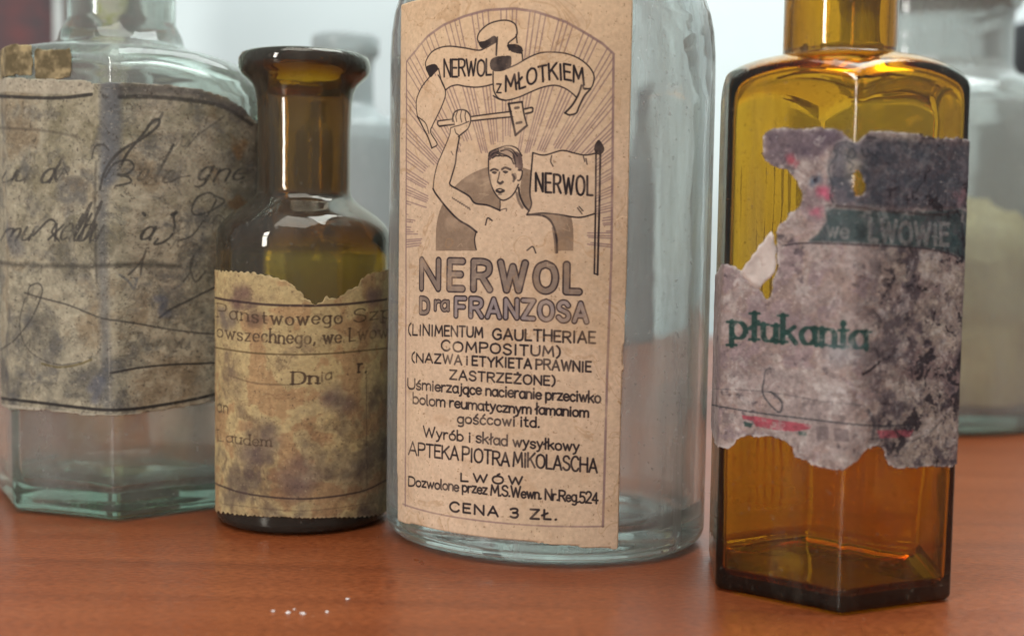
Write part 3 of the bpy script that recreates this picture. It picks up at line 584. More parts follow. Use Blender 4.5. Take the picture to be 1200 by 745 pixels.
D1.rgb = mixn(D1.rgb, [(c8(160, 124, 86), tide(wq, .60, .012)*.35), (c8(176, 142, 104), sstep(wq, .60, .8)*.35), (c8(224, 198, 162), sstep(wq, .42, .25)*.35), (c8(120, 92, 66), sstep(noise2(H_, W_, 7, 3, 612, gain=.7), .74, .80)*.5)])
for k in range(70):
    x, y = r_.uniform(468, 738), r_.uniform(0, 635); D1.stroke([(x, y), (x+r_.normal()*4, y+r_.normal()*4), (x+r_.normal()*6, y+r_.normal()*6)], .8, c8(224, 198, 160) if k % 2 else c8(150, 118, 86), .3)
D1.stroke([(722, 258), (728, 254), (738, 256)], 1.6, c8(228, 204, 168), .7); D1.stroke([(724, 470), (732, 478)], 2.4, c8(160, 120, 76), .5)
fade = sstep(noise2(H_, W_, 60, 4, 11), .50, .74)*.30                                   # worn ink
D1.rgb = D1.rgb*(1-fade[..., None])+(PAPER1*.98)*fade[..., None]
lb = D1.polymask([(467.5, -20), (467, 300), (466.8, 609.5), (500, 616.5), (545, 625.5), (600, 632), (640, 636), (723.5, 642.5), (728, 480), (734, 300), (742, 0), (743, -20)])
D1.mask = (blur(lb, 4)+(noise2(H_, W_, 9, 3, 613, gain=.7)-.5)*.35 > .5).astype(float); P_ = label_mat('cream_printed_paper', D1.image('cream_label_print'))
D1.sheet('paper_label', P_, b1, cell=.0008, warp=.0002)
#@@HEX
# ================================================================ 2 hexagonal amber bottle
hc = np.array([.0850, .3181]); hs = .0341; ha = -1.6801
K2 = Contour(rounded_poly([hc+hs*np.array([cos(ha+k*pi/3), sin(ha+k*pi/3)]) for k in range(6)], .0022, 9, 36))
b2 = empty('hexagonal_bottle', (hc[0], hc[1], 0), 'six-sided orange amber glass bottle at the right with a badly torn lilac grey label', 'bottle')
zc = zpx(1003, 100, .287); zn = zpx(983, 62, .305); zcl = zpx(845, 108, .315)
def hex_ribs(ct, z):
    if z < .012 or z > zc-.0155: return 0
    o = np.zeros(len(ct.P))
    for fa in (ha+pi/6+k*pi/3 for k in (2, 3)):
        d = (ct.a-fa+pi) % (2*pi)-pi; uu = np.tan(np.clip(d, -.6, .6))*hs*.866
        o += np.where(np.abs(uu) < .0095, .00010*(.5+.5*np.cos(uu/.0026*2*pi)), 0)
    return o
neck2 = .0146
out2 = base_rings(.0018, .006, .0015)+[(.0119, 0, None), (.0125, 0, None), (.05, 0, None), (zc-.016, 0, None)]
zb = zc-.0066; hd = .0170
dome = [(neck2+.0004+(.0366-neck2)*cos(q)**.92, hd*sin(q)) for q in np.linspace(0, pi/2*.985, 26)]
out2 += [(zb-.004, 0, .042)]+[(zb+dz, 0, r) for r, dz in dome]; zt2 = zb+hd
out2 += [(zt2+.0012, 0, neck2+.0001), (zt2+.003, 0, neck2), (zt2+.034, 0, neck2), (zt2+.0345, 0, .0185), (zt2+.039, 0, .0195), (zt2+.041, 0, .018)]
in2 = [(zt2+.041, 0, .0128), (zt2+.03, 0, .0122), (zt2+.001, 0, .0122)]+[(zb+dz-.0019, .0020, max(r-.0020, .0122)) for r, dz in dome[::-1]]
in2 += [(zb-.02, .0020, None), (.03, .0020, None), (.0062, .0025, None), (.0042, .0042, None), (.0034, .008, None), (.0036, 0, .008)]
bottle_mesh('glass_body', K2, out2, in2, AMBER, b2, k_out=.0016, k_in=.003, ribs=hex_ribs)
def za(X, Y): return (820+X/3.388, 130+Y/3.388)
def zz(X, Y): return (820+X/3.103, 320+Y/3.103)
uL = K2.px2uv([(838, 400)])[0, 0]; uR = K2.px2uv([(1119, 400)])[0, 0]; zT = K2.px2uv([(1100, 140)])[0, 1]; zB = K2.px2uv([(990, 556)])[0, 1]
D2 = Decal(K2, uL-.005, uR+.008, zB-.002, zT+.003, 9, .30); H_, W_ = D2.h, D2.w
def E2(pts, ext=[]): return np.vstack([D2.T(pts)]+([np.array(ext)] if len(ext) else []))
top = mp(za, '255,85 275,76 290,72 315,73 340,68 380,71 420,75 445,70 470,68 510,72 545,70 562,80 575,85 588,98 600,110 615,121 628,125 640,114 650,100 662,88 675,82 740,78 785,86 830,90 875,99 920,105 1000,110 1040,112')
btm = mp(zz, '915,700 860,702 830,696 800,704 760,705 730,708 700,702 680,700 672,670 665,640 655,628 640,620 622,630 600,640 588,655 575,672 560,685 548,702 530,710 500,715 470,712 440,702 425,700 400,690 372,676 345,665 342,645 335,625 318,614 300,605 270,596 240,592 210,594 180,590 160,592 140,600 125,622 100,640 80,632 60,620')
lft = mp(zz, '170,-60 140,-70 125,-72 100,-50 80,-42 60,-20')  # upper edge of the lower left flap
lft_pts = mp(za, '75,640 90,612 110,606 130,612 150,622 165,630 175,648 190,665 200,680 218,692 235,700 245,718 252,738')+mp(zz, '240,40 226,62 232,84 250,98 262,96 258,76 268,60 262,40')
up = mp(za, '280,700 296,670 306,640 312,600 310,560 306,520 304,485 302,470 315,456 330,440 350,425 350,410 372,398 388,392 400,380 405,360 410,340 404,318 402,305 395,290 378,266 360,240 345,234 330,225 310,226 290,220 270,206 258,192 250,170 258,150 250,130')
tp, bt = D2.T(top), D2.T(btm)
poly = np.vstack([tp, [[W_-8, tp[-1, 1]-4], [W_-3, tp[-1, 1]-60], [W_-9, H_*.55], [W_-4, H_*.3], [W_-8, bt[0, 1]+5]], bt, [[14, bt[-1, 1]+10], [6, bt[-1, 1]+80], [12, D2.T(lft_pts[:1])[0, 1]-70], [9, D2.T(lft_pts[:1])[0, 1]-12]], D2.T(lft_pts), D2.T(up)])
M = D2.polymask(poly, True)
hole = D2.polymask(mp(za, '628,228 638,245 650,275 656,310 648,332 637,343 622,343 612,318 608,290 610,258 618,240'))
jn = noise2(H_, W_, 22, 4, 21)
Mb = blur(blur(M*(1-hole), 5), 5); D2.mask = (Mb+(jn-.5)*.5+(noise2(H_, W_, 7, 3, 704, gain=.8)-.5)*.75 > .5).astype(float)
edge = 1-sstep(blur(blur(D2.mask, 7), 7), .5, .98)
n1 = noise2(H_, W_, 120, 5, 31); n2 = noise2(H_, W_, 26, 5, 32, gain=.75); n3 = noise2(H_, W_, 10, 3, 33); n4 = noise2(H_, W_, 55, 4, 34, gain=.7)
yy = np.linspace(0, 1, H_)[:, None]*np.ones((1, W_)); uvn = np.linspace(0, 1, W_)[None]*np.ones((H_, 1))
ty = lambda x, y: D2.T([(x, y)])[0]
base = np.ones((H_, W_, 3))*np.array(c8(164, 144, 134))
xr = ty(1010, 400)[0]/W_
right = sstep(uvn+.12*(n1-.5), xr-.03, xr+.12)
w2a = warped(H_, W_, 34, 701, gain=.72); w2b = warped(H_, W_, 80, 702); fl_ = noise2(H_, W_, 5, 2, 703)
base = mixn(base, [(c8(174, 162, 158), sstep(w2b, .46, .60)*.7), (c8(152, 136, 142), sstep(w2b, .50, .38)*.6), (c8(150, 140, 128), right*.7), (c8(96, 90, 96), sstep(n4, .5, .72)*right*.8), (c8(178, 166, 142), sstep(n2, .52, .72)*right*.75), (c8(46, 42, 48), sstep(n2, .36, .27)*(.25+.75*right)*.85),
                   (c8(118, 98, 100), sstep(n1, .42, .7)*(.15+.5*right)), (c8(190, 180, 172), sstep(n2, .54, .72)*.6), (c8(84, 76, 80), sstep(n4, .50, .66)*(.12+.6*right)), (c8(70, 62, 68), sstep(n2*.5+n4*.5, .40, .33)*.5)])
# print: dark slate heading block, teal band, red dashes
yb = ty(1050, 238)[1]/H_
d_up = D2.polymask(E2(mp(za, '540,135 560,118 620,128 660,108 900,122 1040,130'), [[W_-12, ty(1100, 165)[1]], [W_-12, ty(1100, 240)[1]]]).tolist()+D2.T(mp(za, '1000,390 760,385 640,375 545,372 515,300 520,200')).tolist(), True)
D2.rgb = base
D2.rgb = mixn(D2.rgb, [(c8(88, 88, 96), blur(d_up, 8)*(.55+.5*n4)), (c8(58, 66, 76), blur(d_up, 8)*sstep(n2, .4, .6)*.6)])
dk = D2.polymask(mp(za, '258,85 340,72 540,72 600,115 560,125 500,160 470,190 400,190 340,215 270,205'))
D2.rgb = mixn(D2.rgb, [(c8(92, 80, 92), blur(dk, 9)*(.4+.6*n4))])
for cx, cy, rr, col, al in ((928, 188, 7, c8(176, 80, 92), .7), (955, 212, 8, c8(96, 112, 130), .6), (965, 225, 9, c8(196, 92, 118), .75), (958, 248, 8, c8(176, 96, 116), .55), (1126, 232, 9, c8(176, 128, 136), .6), (1000, 195, 16, c8(168, 158, 140), .45), (955, 210, 3, c8(40, 34, 44), .8), (1085, 400, 4, c8(40, 36, 44), .9), (1062, 372, 4, c8(50, 44, 48), .8)):
    for k in range(16):
        a = r_.uniform(0, 6.28); q = r_.uniform(0, rr); D2.stroke([(cx+q*cos(a), cy+q*sin(a)*1.2), (cx+q*cos(a)+r_.normal()*2, cy+q*sin(a)+r_.normal()*2)], rr*.7, col, al*.35, False, soft=rr*.5*D2.pp)
DK = c8(48, 52, 58)
D2.stroke(mp(za, '700,108 650,108 620,128 560,125 535,150 545,175 530,200 512,230 520,265 530,300 520,340 535,372'), 1.6, DK, .75); D2.stroke(mp(za, '545,150 560,140 570,155 555,165 548,155'), 1.2, DK, .7)
for s_ in ('600,150 590,175 605,190 620,170 608,150', '640,150 650,180 670,175 660,150', '575,160 585,185', '680,170 700,190 690,215', '590,200 610,215 600,235'): D2.stroke(mp(za, s_), 1.8, DK, .65)
pal = c8(170, 164, 160)
band = D2.T(mp(za, '500,385 560,388 640,395 760,398 880,400 1010,392 1030,388')).tolist()+[[W_-14, ty(1122, 258)[1]], [W_-12, ty(1122, 300)[1]]]+D2.T(mp(za, '1040,590 1000,565 900,545 700,528 560,522 430,520 470,490 505,440')).tolist()
bm = D2.polymask(band, True); D2.rgb = mixn(D2.rgb, [(c8(48, 72, 74), blur(bm, 3)*(.62+.35*n4)), (c8(90, 88, 94), bm*sstep(n2, .55, .7)*.5)])
D2.stroke(mp(za, '505,375 640,385 800,405 950,412 1020,398'), 3.2, c8(70, 62, 62), .7); D2.stroke(mp(za, '330,535 430,525 700,535 900,548 1000,572 1035,600'), 2, c8(50, 44, 50), .75); D2.stroke(mp(za, '1020,395 1035,440 1040,520 1035,600'), 3, c8(50, 52, 58), .7)
wn = 1-sstep(n2, .5, .68)*.35
D2.text('we', [(970, 277), (994, 279)], 19, 3.2, pal, .55, track=2, clip=wn); D2.text('LWOWIE', [(1018, 281.5), (1060, 284.5), (1110, 287)], (25, 24), 5.2, pal, .58, track=2.6, jitter=.01, clip=wn)
D2.text('IIIHIH', [(1032, 237), (1108, 242)], (16, 19), 4, c8(150, 142, 142), .28, track=3.2, jitter=.05, clip=wn)
D2.stroke([(1107, 219), (1107, 240)], 2.4, DK, .6, False)
GR = c8(28, 62, 56)
D2.text('płukania', [(858, 395), (900, 399), (950, 403), (1014, 408)], (30, 32), 5.0, GR, .92, track=2.3, serif=1.7, jitter=0, thick=1.0, clip=1-.5*sstep(n2, .58, .72))
D2.stroke(mp(zz, '45,478 200,505 400,530 600,552 760,552'), 1.7, DK, .75); D2.stroke(mp(zz, '50,420 240,430 430,462 600,480'), 1, DK, .4)
D2.stroke(mp(zz, '235,390 230,430 248,465 290,505 300,470 260,430'), 2, DK, .7); D2.stroke(mp(zz, '250,430 280,440 305,470'), 1.3, DK, .6); D2.stroke(mp(zz, '235,390 240,355 260,345'), 1.6, DK, .5)
D2.stroke(mp(zz, '760,600 820,570 870,525 905,490'), 2.2, c8(170, 160, 156), .7); D2.stroke(mp(zz, '770,610 830,578 880,532'), 1.4, DK, .6)
RED = c8(172, 62, 78)
D2.fill(mp(zz, '155,515 210,520 300,535 410,550 405,565 340,575 250,565 205,555 195,535 160,530'), RED, .75, clip=1-.7*sstep(n2, .52, .66)); D2.fill(mp(zz, '640,570 775,568 760,595 650,600'), RED, .6, clip=1-.7*sstep(n2, .5, .66))
for s_ in ('425,555 470,560 470,605 425,600', '490,562 540,566 542,612 490,608', '85,505 125,510 125,545 85,542'): D2.fill(mp(zz, s_), c8(112, 100, 100), .6)
D2.fill(mp(zz, '160,538 195,545 190,560 165,556'), GR, .7); D2.fill(mp(zz, '360,572 390,578 390,592 362,588'), GR, .6)
D2.stroke(mp(zz, '610,500 630,540 625,600'), 5, c8(60, 58, 64), .55); D2.stroke(mp(zz, '590,368 625,345 650,322'), 3.2, c8(34, 30, 34), .85)
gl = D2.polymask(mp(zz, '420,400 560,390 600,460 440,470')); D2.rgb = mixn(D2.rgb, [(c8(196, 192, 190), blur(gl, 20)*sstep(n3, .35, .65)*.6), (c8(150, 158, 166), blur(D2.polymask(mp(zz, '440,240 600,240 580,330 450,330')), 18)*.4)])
D2.rgb = mixn(D2.rgb, [(c8(206, 198, 190), edge*sstep(n3, .35, .6)*.8)]); tm = 1-.8*blur(np.maximum(D2.polymask([(850, 355), (1000, 362), (1022, 415), (850, 412)]), D2.polymask([(960, 252), (1122, 258), (1122, 292), (960, 284)])), 12)
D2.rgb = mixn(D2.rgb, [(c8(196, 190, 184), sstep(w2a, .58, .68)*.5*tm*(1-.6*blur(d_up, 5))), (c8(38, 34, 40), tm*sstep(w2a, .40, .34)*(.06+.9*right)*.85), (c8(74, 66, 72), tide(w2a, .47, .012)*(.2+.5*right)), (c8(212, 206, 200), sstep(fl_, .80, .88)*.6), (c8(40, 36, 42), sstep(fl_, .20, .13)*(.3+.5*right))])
D2.rgb *= .90+.3*(n3-.5)[..., None]
D2.sheet('torn_label', label_mat('lilac_grey_worn_paper', D2.image('lilac_label_print'), .00016), b2, cell=.00035, warp=.0003, off=.00012, thick=.00006)
# curled white flap, folded back from the tear
fl = mp(za, '300,478 308,498 304,522 312,548 306,575 310,606 300,640 284,662 268,672 252,690 240,708 224,700 208,690 200,672 186,660 176,642 190,624 200,606 216,592 226,572 242,556 252,534 268,520 282,498')
fu = K2.px2uv(fl); cu, cz = fu.mean(0); V = []; Fc = []; n = len(fl)
ax_ = np.array([-.80, .60]); pr_ = fu@ax_; p0, p1 = pr_.min(), pr_.max()                  # hinge at lower right, free edge upper left
for lv, sc_ in enumerate((1, .8, .6, .4, .2, .0)):
    for (u, z) in fu:
        uu, zq_ = cu+(u-cu)*sc_, cz+(z-cz)*sc_; t_ = (np.array([uu, zq_])@ax_-p0)/(p1-p0); V.append(K2.S(uu, zq_, .0003+.0022*t_**1.6+.00018*sin(uu*2400+zq_*900))[()])
for lv in range(5):
    for j in range(n): k = (j+1) % n; Fc.append((lv*n+j, lv*n+k, (lv+1)*n+k, (lv+1)*n+j))
fo = mesh_obj('torn_flap', V, Fc, simple_mat('white_paper_back', (.72, .66, .60), .9, .12, 300, .0004), b2); fo['label'] = 'white back of the paper folded over at the tear'
so = fo.modifiers.new('thickness', 'SOLIDIFY'); so.thickness = .00012
#@@SMALL
# ================================================================ 3 small round dark amber bottle
fr = on_table(355, 629); r3 = .0272; c3 = np.array([fr[0]*(1+r3/fr[1]), fr[1]+r3])
tt = np.linspace(0, 2*pi, 200, endpoint=False); K3 = Contour(np.stack([c3[0]+r3*np.cos(tt), c3[1]+r3*np.sin(tt)], -1))
b3 = empty('round_bottle', (c3[0], c3[1], 0), 'small round dark brown bottle with flared lip and stained yellow label, before the other bottles at left', 'bottle')
b3['label'] = 'small round dark brown bottle with flared lip and stained yellow label torn at top'
zf = lambda y: zpx(357, y, c3[1]); Yd = c3[1]; pr = lambda px: px*Yd/F
prof = [(298, 104.5), (290, 104.5), (280, 103), (270, 99), (260, 92.5), (252, 84), (245, 74), (239, 65), (234, 58.5), (229, 55), (222, 53.2), (190, 53), (150, 53.2), (120, 54.5), (108, 56.5), (100, 60), (94, 66), (89, 71.5), (84, 74.5), (78, 75.5), (72, 75), (67, 72.5), (65, 68)]
out3 = base_rings(.0028, .007, .0015)+[(.02, 0, None), (.06, 0, None)]+[(zf(y), 0, pr(p)) for y, p in prof]
in3 = [(zf(65), 0, pr(57)), (zf(68), 0, pr(52)), (zf(80), 0, pr(47)), (zf(100), 0, pr(44)), (zf(222), 0, pr(43))]+[(zf(y+9), 0, pr(p-9)) for y, p in prof[:10][::-1]]
in3 += [(.06, .0022, None), (.02, .0022, None), (.0085, .0028, None), (.0062, .005, None), (.0055, .009, None), (.0062, 0, .008)]
bottle_mesh('glass_body', K3, out3, in3, AMBER_D, b3, k_out=.0003, k_in=.0008)
uv = K3.px2uv([(249, 450), (459, 450), (355, 318), (355, 612)])
D3 = Decal(K3, uv[0, 0]-.004, uv[1, 0]+.006, uv[3, 1]-.0015, uv[2, 1]+.003, 9, .35); H_, W_ = D3.h, D3.w
def zb_(X, Y): return (240+X/5.4545, 330+Y/5.4545)
topm = [(252, 316), (270, 318), (300, 320), (320, 324), (338, 330), (348, 338), (355, 346), (363, 353), (371, 358), (377, 352), (383, 347), (392, 350), (402, 345), (408, 340), (418, 336), (424, 326), (432, 320), (445, 318), (456, 316)]
tp = D3.T(topm)
bot_y = lambda x: 596+10*math.sqrt(max(0, 1-((x-353)/108)**2))+.016*(x-353)
bots = []
for i, x in enumerate(np.arange(450, 252, -2.6)): bots.append((x, bot_y(x)+(2.2 if i % 2 else -2.2)))
bt = D3.T(bots)
M = D3.polymask(np.vstack([tp, [[W_-6, tp[-1, 1]], [W_-6, bt[0, 1]+5]], bt, [[6, bt[-1, 1]+5], [6, tp[0, 1]-3]]]), True)
Mb = blur(blur(M, 3), 3); jn = noise2(H_, W_, 14, 4, 41); xx = np.arange(W_)
zig = .22*np.sign(np.sin(xx/W_*2*pi*38))[None]*(np.linspace(0, 1, H_)[:, None] > .8)
D3.mask = (Mb+(jn-.5)*.55+zig > .5).astype(float)
n1 = noise2(H_, W_, 150, 4, 43); n2 = noise2(H_, W_, 60, 5, 44, gain=.65); n3 = noise2(H_, W_, 10, 3, 45); n4 = noise2(H_, W_, 90, 4, 46, gain=.6)
yy = np.linspace(0, 1, H_)[:, None]*np.ones((1, W_))
base = np.ones((H_, W_, 3))*np.array(c8(194, 173, 124))
low = 1-sstep(yy, .35, .62)
w3a = warped(H_, W_, 60, 801, gain=.66); w3b = warped(H_, W_, 130, 802); rt = sstep(np.linspace(0, 1, W_)[None]*np.ones((H_, 1)), .35, .8); n2 = w3a*.7+.3*n2
base = mixn(base, [(c8(202, 180, 128), sstep(w3b, .45, .62)*.8*(1-.5*rt*low)), (c8(120, 104, 90), low*rt*.55*sstep(w3b, .7, .4)), (c8(104, 82, 60), tide(w3a, .50, .010)*.4), (c8(128, 104, 74), sstep(n2, .42, .72)*(.3+.6*low)*.9), (c8(100, 86, 74), sstep(n4, .42, .72)*(.10+.8*low)*.8), (c8(84, 68, 66), sstep(n2*.6+n4*.4, .52, .75)*.5), (c8(146, 96, 66), sstep(n4, .45, .36)*.35)])
for cx, cy, rr, col in ((283, 350, 16, c8(92, 66, 66)), (265, 372, 14, c8(80, 72, 80)), (300, 375, 12, c8(98, 74, 66)), (440, 350, 16, c8(112, 92, 88)), (445, 380, 15, c8(120, 98, 90)), (425, 375, 10, c8(130, 96, 66)), (395, 470, 20, c8(100, 84, 80)), (300, 520, 26, c8(104, 88, 82)), (350, 560, 26, c8(108, 90, 88))):
    for k in range(14):
        a = r_.uniform(0, 6.28); q = rr*r_.random()**.5*.8; D3.rgb = base if k == 0 and cx == 283 else D3.rgb
        D3.stroke([(cx+q*cos(a), cy+q*sin(a)), (cx+q*cos(a)+3, cy+q*sin(a)+2)], rr*.7, col, .24, False, soft=rr*.6*D3.pp)
BK = c8(58, 44, 42)
D3.stroke(mp(zb_, '30,95 170,122 400,148 640,155 760,152 900,145 1120,120 1160,112'), 2.8, BK, .85); D3.stroke(mp(zb_, '60,420 300,455 520,466 700,464 900,452 1160,425'), 2, c8(92, 76, 50), .75)
D3.stroke([(250, 565), (290, 578), (355, 584), (420, 576), (456, 560)], 2.2, BK, .75); D3.stroke([(428, 430), (429, 570)], 1.6, BK, .35); D3.stroke([(262, 590), (355, 598), (440, 588)], 1, BK, .3)
B2 = c8(74, 58, 44)
D3.text('Państwowego', [(256, 371), (300, 378), (345, 381), (400, 379)], (15, 15), 2.4, B2, .8, serif=1, thick=.6, track=2.8, clip=1-.6*sstep(n2, .5, .6)); D3.text('Szp', [(414, 378), (458, 372)], 15, 2.6, B2, .7, serif=1, thick=.6)
D3.text('Powszechnego, we Lwowie', [(244, 392), (290, 400), (345, 403), (400, 401), (468, 392)], (15, 15), 2.4, B2, .8, serif=1, thick=.6, track=2.4, clip=1-.6*sstep(n2, .52, .62))
D3.text('Dn', [(343, 450), (372, 449)], 14, 2.8, B2, .85, serif=1.2, thick=.7); D3.text('ia', [(376, 447), (388, 444)], 12, 2, B2, .5); D3.text('r.', [(419, 437), (428, 436)], 16, 3, B2, .8, serif=1)
D3.stroke([(270, 440), (300, 449), (340, 451)], 2.2, B2, .35); D3.text('an', [(256, 482), (268, 484)], 14, 2.2, B2, .7); D3.text('Laudem', [(256, 516), (290, 521), (318, 523)], 12, 2.3, B2, .65, thick=.5, serif=1)
D3.rgb = mixn(D3.rgb, [(c8(70, 54, 44), sstep(noise2(H_, W_, 6, 3, 803, gain=.8), .70, .78)*.5), (c8(214, 198, 158), sstep(noise2(H_, W_, 7, 3, 804, gain=.8), .70, .8)*.35)]); D3.rgb *= .92+.2*(n3-.5)[..., None]; eg = 1-sstep(blur(blur(D3.mask, 6), 6), .5, .95); D3.rgb = mixn(D3.rgb, [(c8(190, 172, 134), eg*.5*sstep(n3, .3, .7))])
D3.sheet('stained_label', label_mat('stained_yellow_paper', D3.image('yellow_label_print'), .00010), b3, cell=.0004, warp=.0003, off=.00012, thick=.00007)
#@@LEFT
# ================================================================ 4 big faceted bottle at the left
V_ = np.array([(-.1217, .366), (-.0838, .3950), (-.0900, .4290), (-.1330, .4420), (-.1650, .4330), (-.1757, .4057), (-.1588, .3774)])
K4 = Contour(rounded_poly(V_, .0035, 9, 26))
b4 = empty('faceted_bottle', (K4.c[0], K4.c[1], 0), 'large pale green faceted bottle at the left edge with an old handwritten label', 'bottle')
z4s = zpx(137, 88, .372); Rm = float(K4.r.max())
d4 = [(1.06, -.020), (1.03, -.008), (.98, 0), (.91, .0045), (.80, .0080), (.68, .0100), (.55, .0115), (.45, .0128), (.41, .0145), (.395, .0175)]
out4 = base_rings(.004, .010, .002)+[(.02, 0, None), (.08, 0, None), (z4s-.03, 0, None)]+[(z4s+dz, 0, Rm*f) for f, dz in d4]
zt4 = out4[-1][0]; out4 += [(zt4+.004, 0, .0175), (zt4+.045, 0, .0175), (zt4+.046, 0, .021), (zt4+.052, 0, .0215), (zt4+.054, 0, .020)]
in4 = [(zt4+.054, 0, .0165), (zt4+.04, 0, .0163), (zt4+.002, 0, .0163)]+[(z4s+dz-.003, .003, Rm*f-.003) for f, dz in d4[::-1]]
in4 += [(z4s-.03, .003, None), (.05, .003, None), (.014, .0035, None), (.0105, .0045, None), (.0082, .008, None), (.0074, .014, None), (.009, 0, .015), (.0095, 0, .004)]
bottle_mesh('glass_body', K4, out4, in4, GREENISH, b4, k_out=.0022, k_in=.005)
cc = K4.px2uv([(2, 300), (298, 300), (60, 93), (130, 490)])
D4 = Decal(K4, cc[0, 0]-.004, cc[1, 0]+.006, cc[3, 1]-.003, cc[2, 1]+.004, 7, .37); H_, W_ = D4.h, D4.w
tp = D4.T([(3, 92), (50, 93), (85, 94), (106, 95), (108, 99), (130, 97), (137, 97), (160, 97.5), (200, 100), (235, 105), (262, 113), (284, 126), (297, 142)]); bt = D4.T([(296, 455), (250, 470), (200, 479), (137, 487), (100, 486), (50, 480), (3, 475)])
M = D4.polymask(np.vstack([tp, [[W_-4, tp[-1, 1]-8], [W_-4, bt[0, 1]]], bt, [[4, bt[-1, 1]], [4, tp[0, 1]]]]), True)
D4.mask = (blur(M, 4)+(noise2(H_, W_, 12, 3, 51)-.5)*.3 > .5).astype(float)
n1 = noise2(H_, W_, 180, 5, 53, gain=.6); n2 = noise2(H_, W_, 50, 5, 54, gain=.72); n3 = noise2(H_, W_, 8, 3, 55); n4 = noise2(H_, W_, 90, 5, 56, gain=.68)
base = np.ones((H_, W_, 3))*np.array(c8(174, 168, 144)); w4a = warped(H_, W_, 44, 901, gain=.7); w4b = warped(H_, W_, 120, 902); n2 = .6*w4a+.4*n2; n4 = .5*w4b+.5*n4; uvn = np.linspace(0, 1, W_)[None]*np.ones((H_, 1)); yy = np.linspace(0, 1, H_)[:, None]*np.ones((1, W_))
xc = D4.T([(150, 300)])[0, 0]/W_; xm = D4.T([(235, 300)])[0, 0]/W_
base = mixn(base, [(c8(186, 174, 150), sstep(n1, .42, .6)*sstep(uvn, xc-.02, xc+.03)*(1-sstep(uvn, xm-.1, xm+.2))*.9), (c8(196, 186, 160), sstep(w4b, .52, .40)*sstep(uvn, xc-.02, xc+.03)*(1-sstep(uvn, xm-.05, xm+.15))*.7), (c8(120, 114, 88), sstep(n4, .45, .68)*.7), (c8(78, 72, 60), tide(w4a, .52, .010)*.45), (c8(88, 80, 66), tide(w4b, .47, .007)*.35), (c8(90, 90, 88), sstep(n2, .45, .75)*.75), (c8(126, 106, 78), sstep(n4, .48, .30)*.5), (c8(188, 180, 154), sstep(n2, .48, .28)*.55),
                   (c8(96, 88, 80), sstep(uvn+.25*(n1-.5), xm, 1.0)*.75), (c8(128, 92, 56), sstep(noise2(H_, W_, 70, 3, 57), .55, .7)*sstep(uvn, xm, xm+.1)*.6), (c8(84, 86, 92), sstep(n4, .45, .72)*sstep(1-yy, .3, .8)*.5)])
D4.rgb = base
D4.stroke([(0, 101), (50, 102), (104, 102)], 17, c8(186, 178, 156), .85, False, soft=2*D4.pp)
VB = c8(94, 98, 102)
D4.stroke([(128, 98), (129, 150), (127, 205)], 25, c8(112, 114, 114), .75, soft=7*D4.pp); D4.stroke([(128, 98), (130, 150), (126, 210)], 14, VB, .45, soft=8*D4.pp)
D4.stroke([(126, 200), (120, 260), (122, 330), (124, 400), (125, 470)], 13, VB, .50, soft=8*D4.pp); D4.stroke([(113, 190), (112, 260), (114, 330)], 3, c8(60, 58, 54), .5, soft=3*D4.pp); D4.stroke([(128, 400), (130, 483)], 2, c8(170, 164, 150), .5)
BL = c8(44, 42, 40)
D4.stroke([(0, 113), (40, 115), (75, 115), (108, 111)], 4, BL, .8); D4.stroke([(140, 114), (180, 114), (230, 119), (262, 126), (294, 146)], 5, BL, .6, soft=2*D4.pp); D4.stroke([(140, 106), (200, 106), (235, 111), (285, 132)], 12, c8(84, 80, 78), .6, soft=8*D4.pp)
D4.stroke([(0, 466), (60, 473), (130, 480), (190, 474), (250, 462), (300, 446)], 3.6, BL, .9); D4.stroke([(130, 437), (160, 431), (200, 427), (250, 425), (300, 420)], 2.4, BL, .8); D4.stroke([(0, 474), (60, 481), (130, 487), (200, 480), (250, 470), (300, 455)], 4, c8(190, 184, 164), .8, soft=2*D4.pp)
D4.stroke([(0, 150), (50, 153), (90, 160)], 2.5, c8(70, 64, 56), .5, soft=3*D4.pp); D4.stroke([(0, 308), (40, 311), (100, 312), (160, 310), (210, 312)], 5, c8(60, 58, 52), .55, soft=4*D4.pp)
SI = c8(66, 64, 60)
cl = 1-.75*sstep(n2, .44, .62)
def script(s_, b, cap, w_=2.6, al=.8, **k): D4.text(s_, b, cap, w_, SI, al, slant=.55, thick=.8, up=(0, -1), clip=cl, jitter=.03, **k)
script('u', [(2, 213), (14, 213)], 22, 3.2); script('u', [(17, 213), (29, 213)], 22, 3.2); script('de', [(47, 214), (74, 212)], 27, 3.4, track=1.4)
D4.stroke([(66, 213), (72, 205), (76, 198), (80, 205)], 2, SI, .6)
D4.stroke(smooth([(118, 222), (124, 200), (140, 178), (165, 163), (182, 150), (186, 141), (178, 142), (168, 156), (150, 178), (140, 196)], 5), 3.2, SI, .75); D4.stroke([(108, 186), (112, 172), (122, 170), (128, 176)], 2.4, SI, .6)
D4.stroke([(124, 208), (134, 192), (150, 188), (156, 196), (148, 204), (138, 205), (150, 208), (152, 214), (136, 218)], 2.6, SI, .7)
script('o', [(158, 213), (167, 213)], 23); script('l', [(178, 214), (181, 214)], 42, 3); script('o', [(188, 215), (198, 214)], 23); D4.stroke([(198, 214), (210, 208), (222, 206)], 1.8, SI, .5); script('g', [(228, 214), (240, 213)], 25, 3); script('n', [(249, 213), (263, 212)], 24, 2.8); script('e', [(270, 211), (284, 210)], 24, 2.6)
D4.stroke([(216, 175), (232, 158), (246, 148), (262, 136)], 2, SI, .4); D4.stroke([(172, 148), (186, 140), (190, 132), (184, 142)], 2.6, SI, .5)
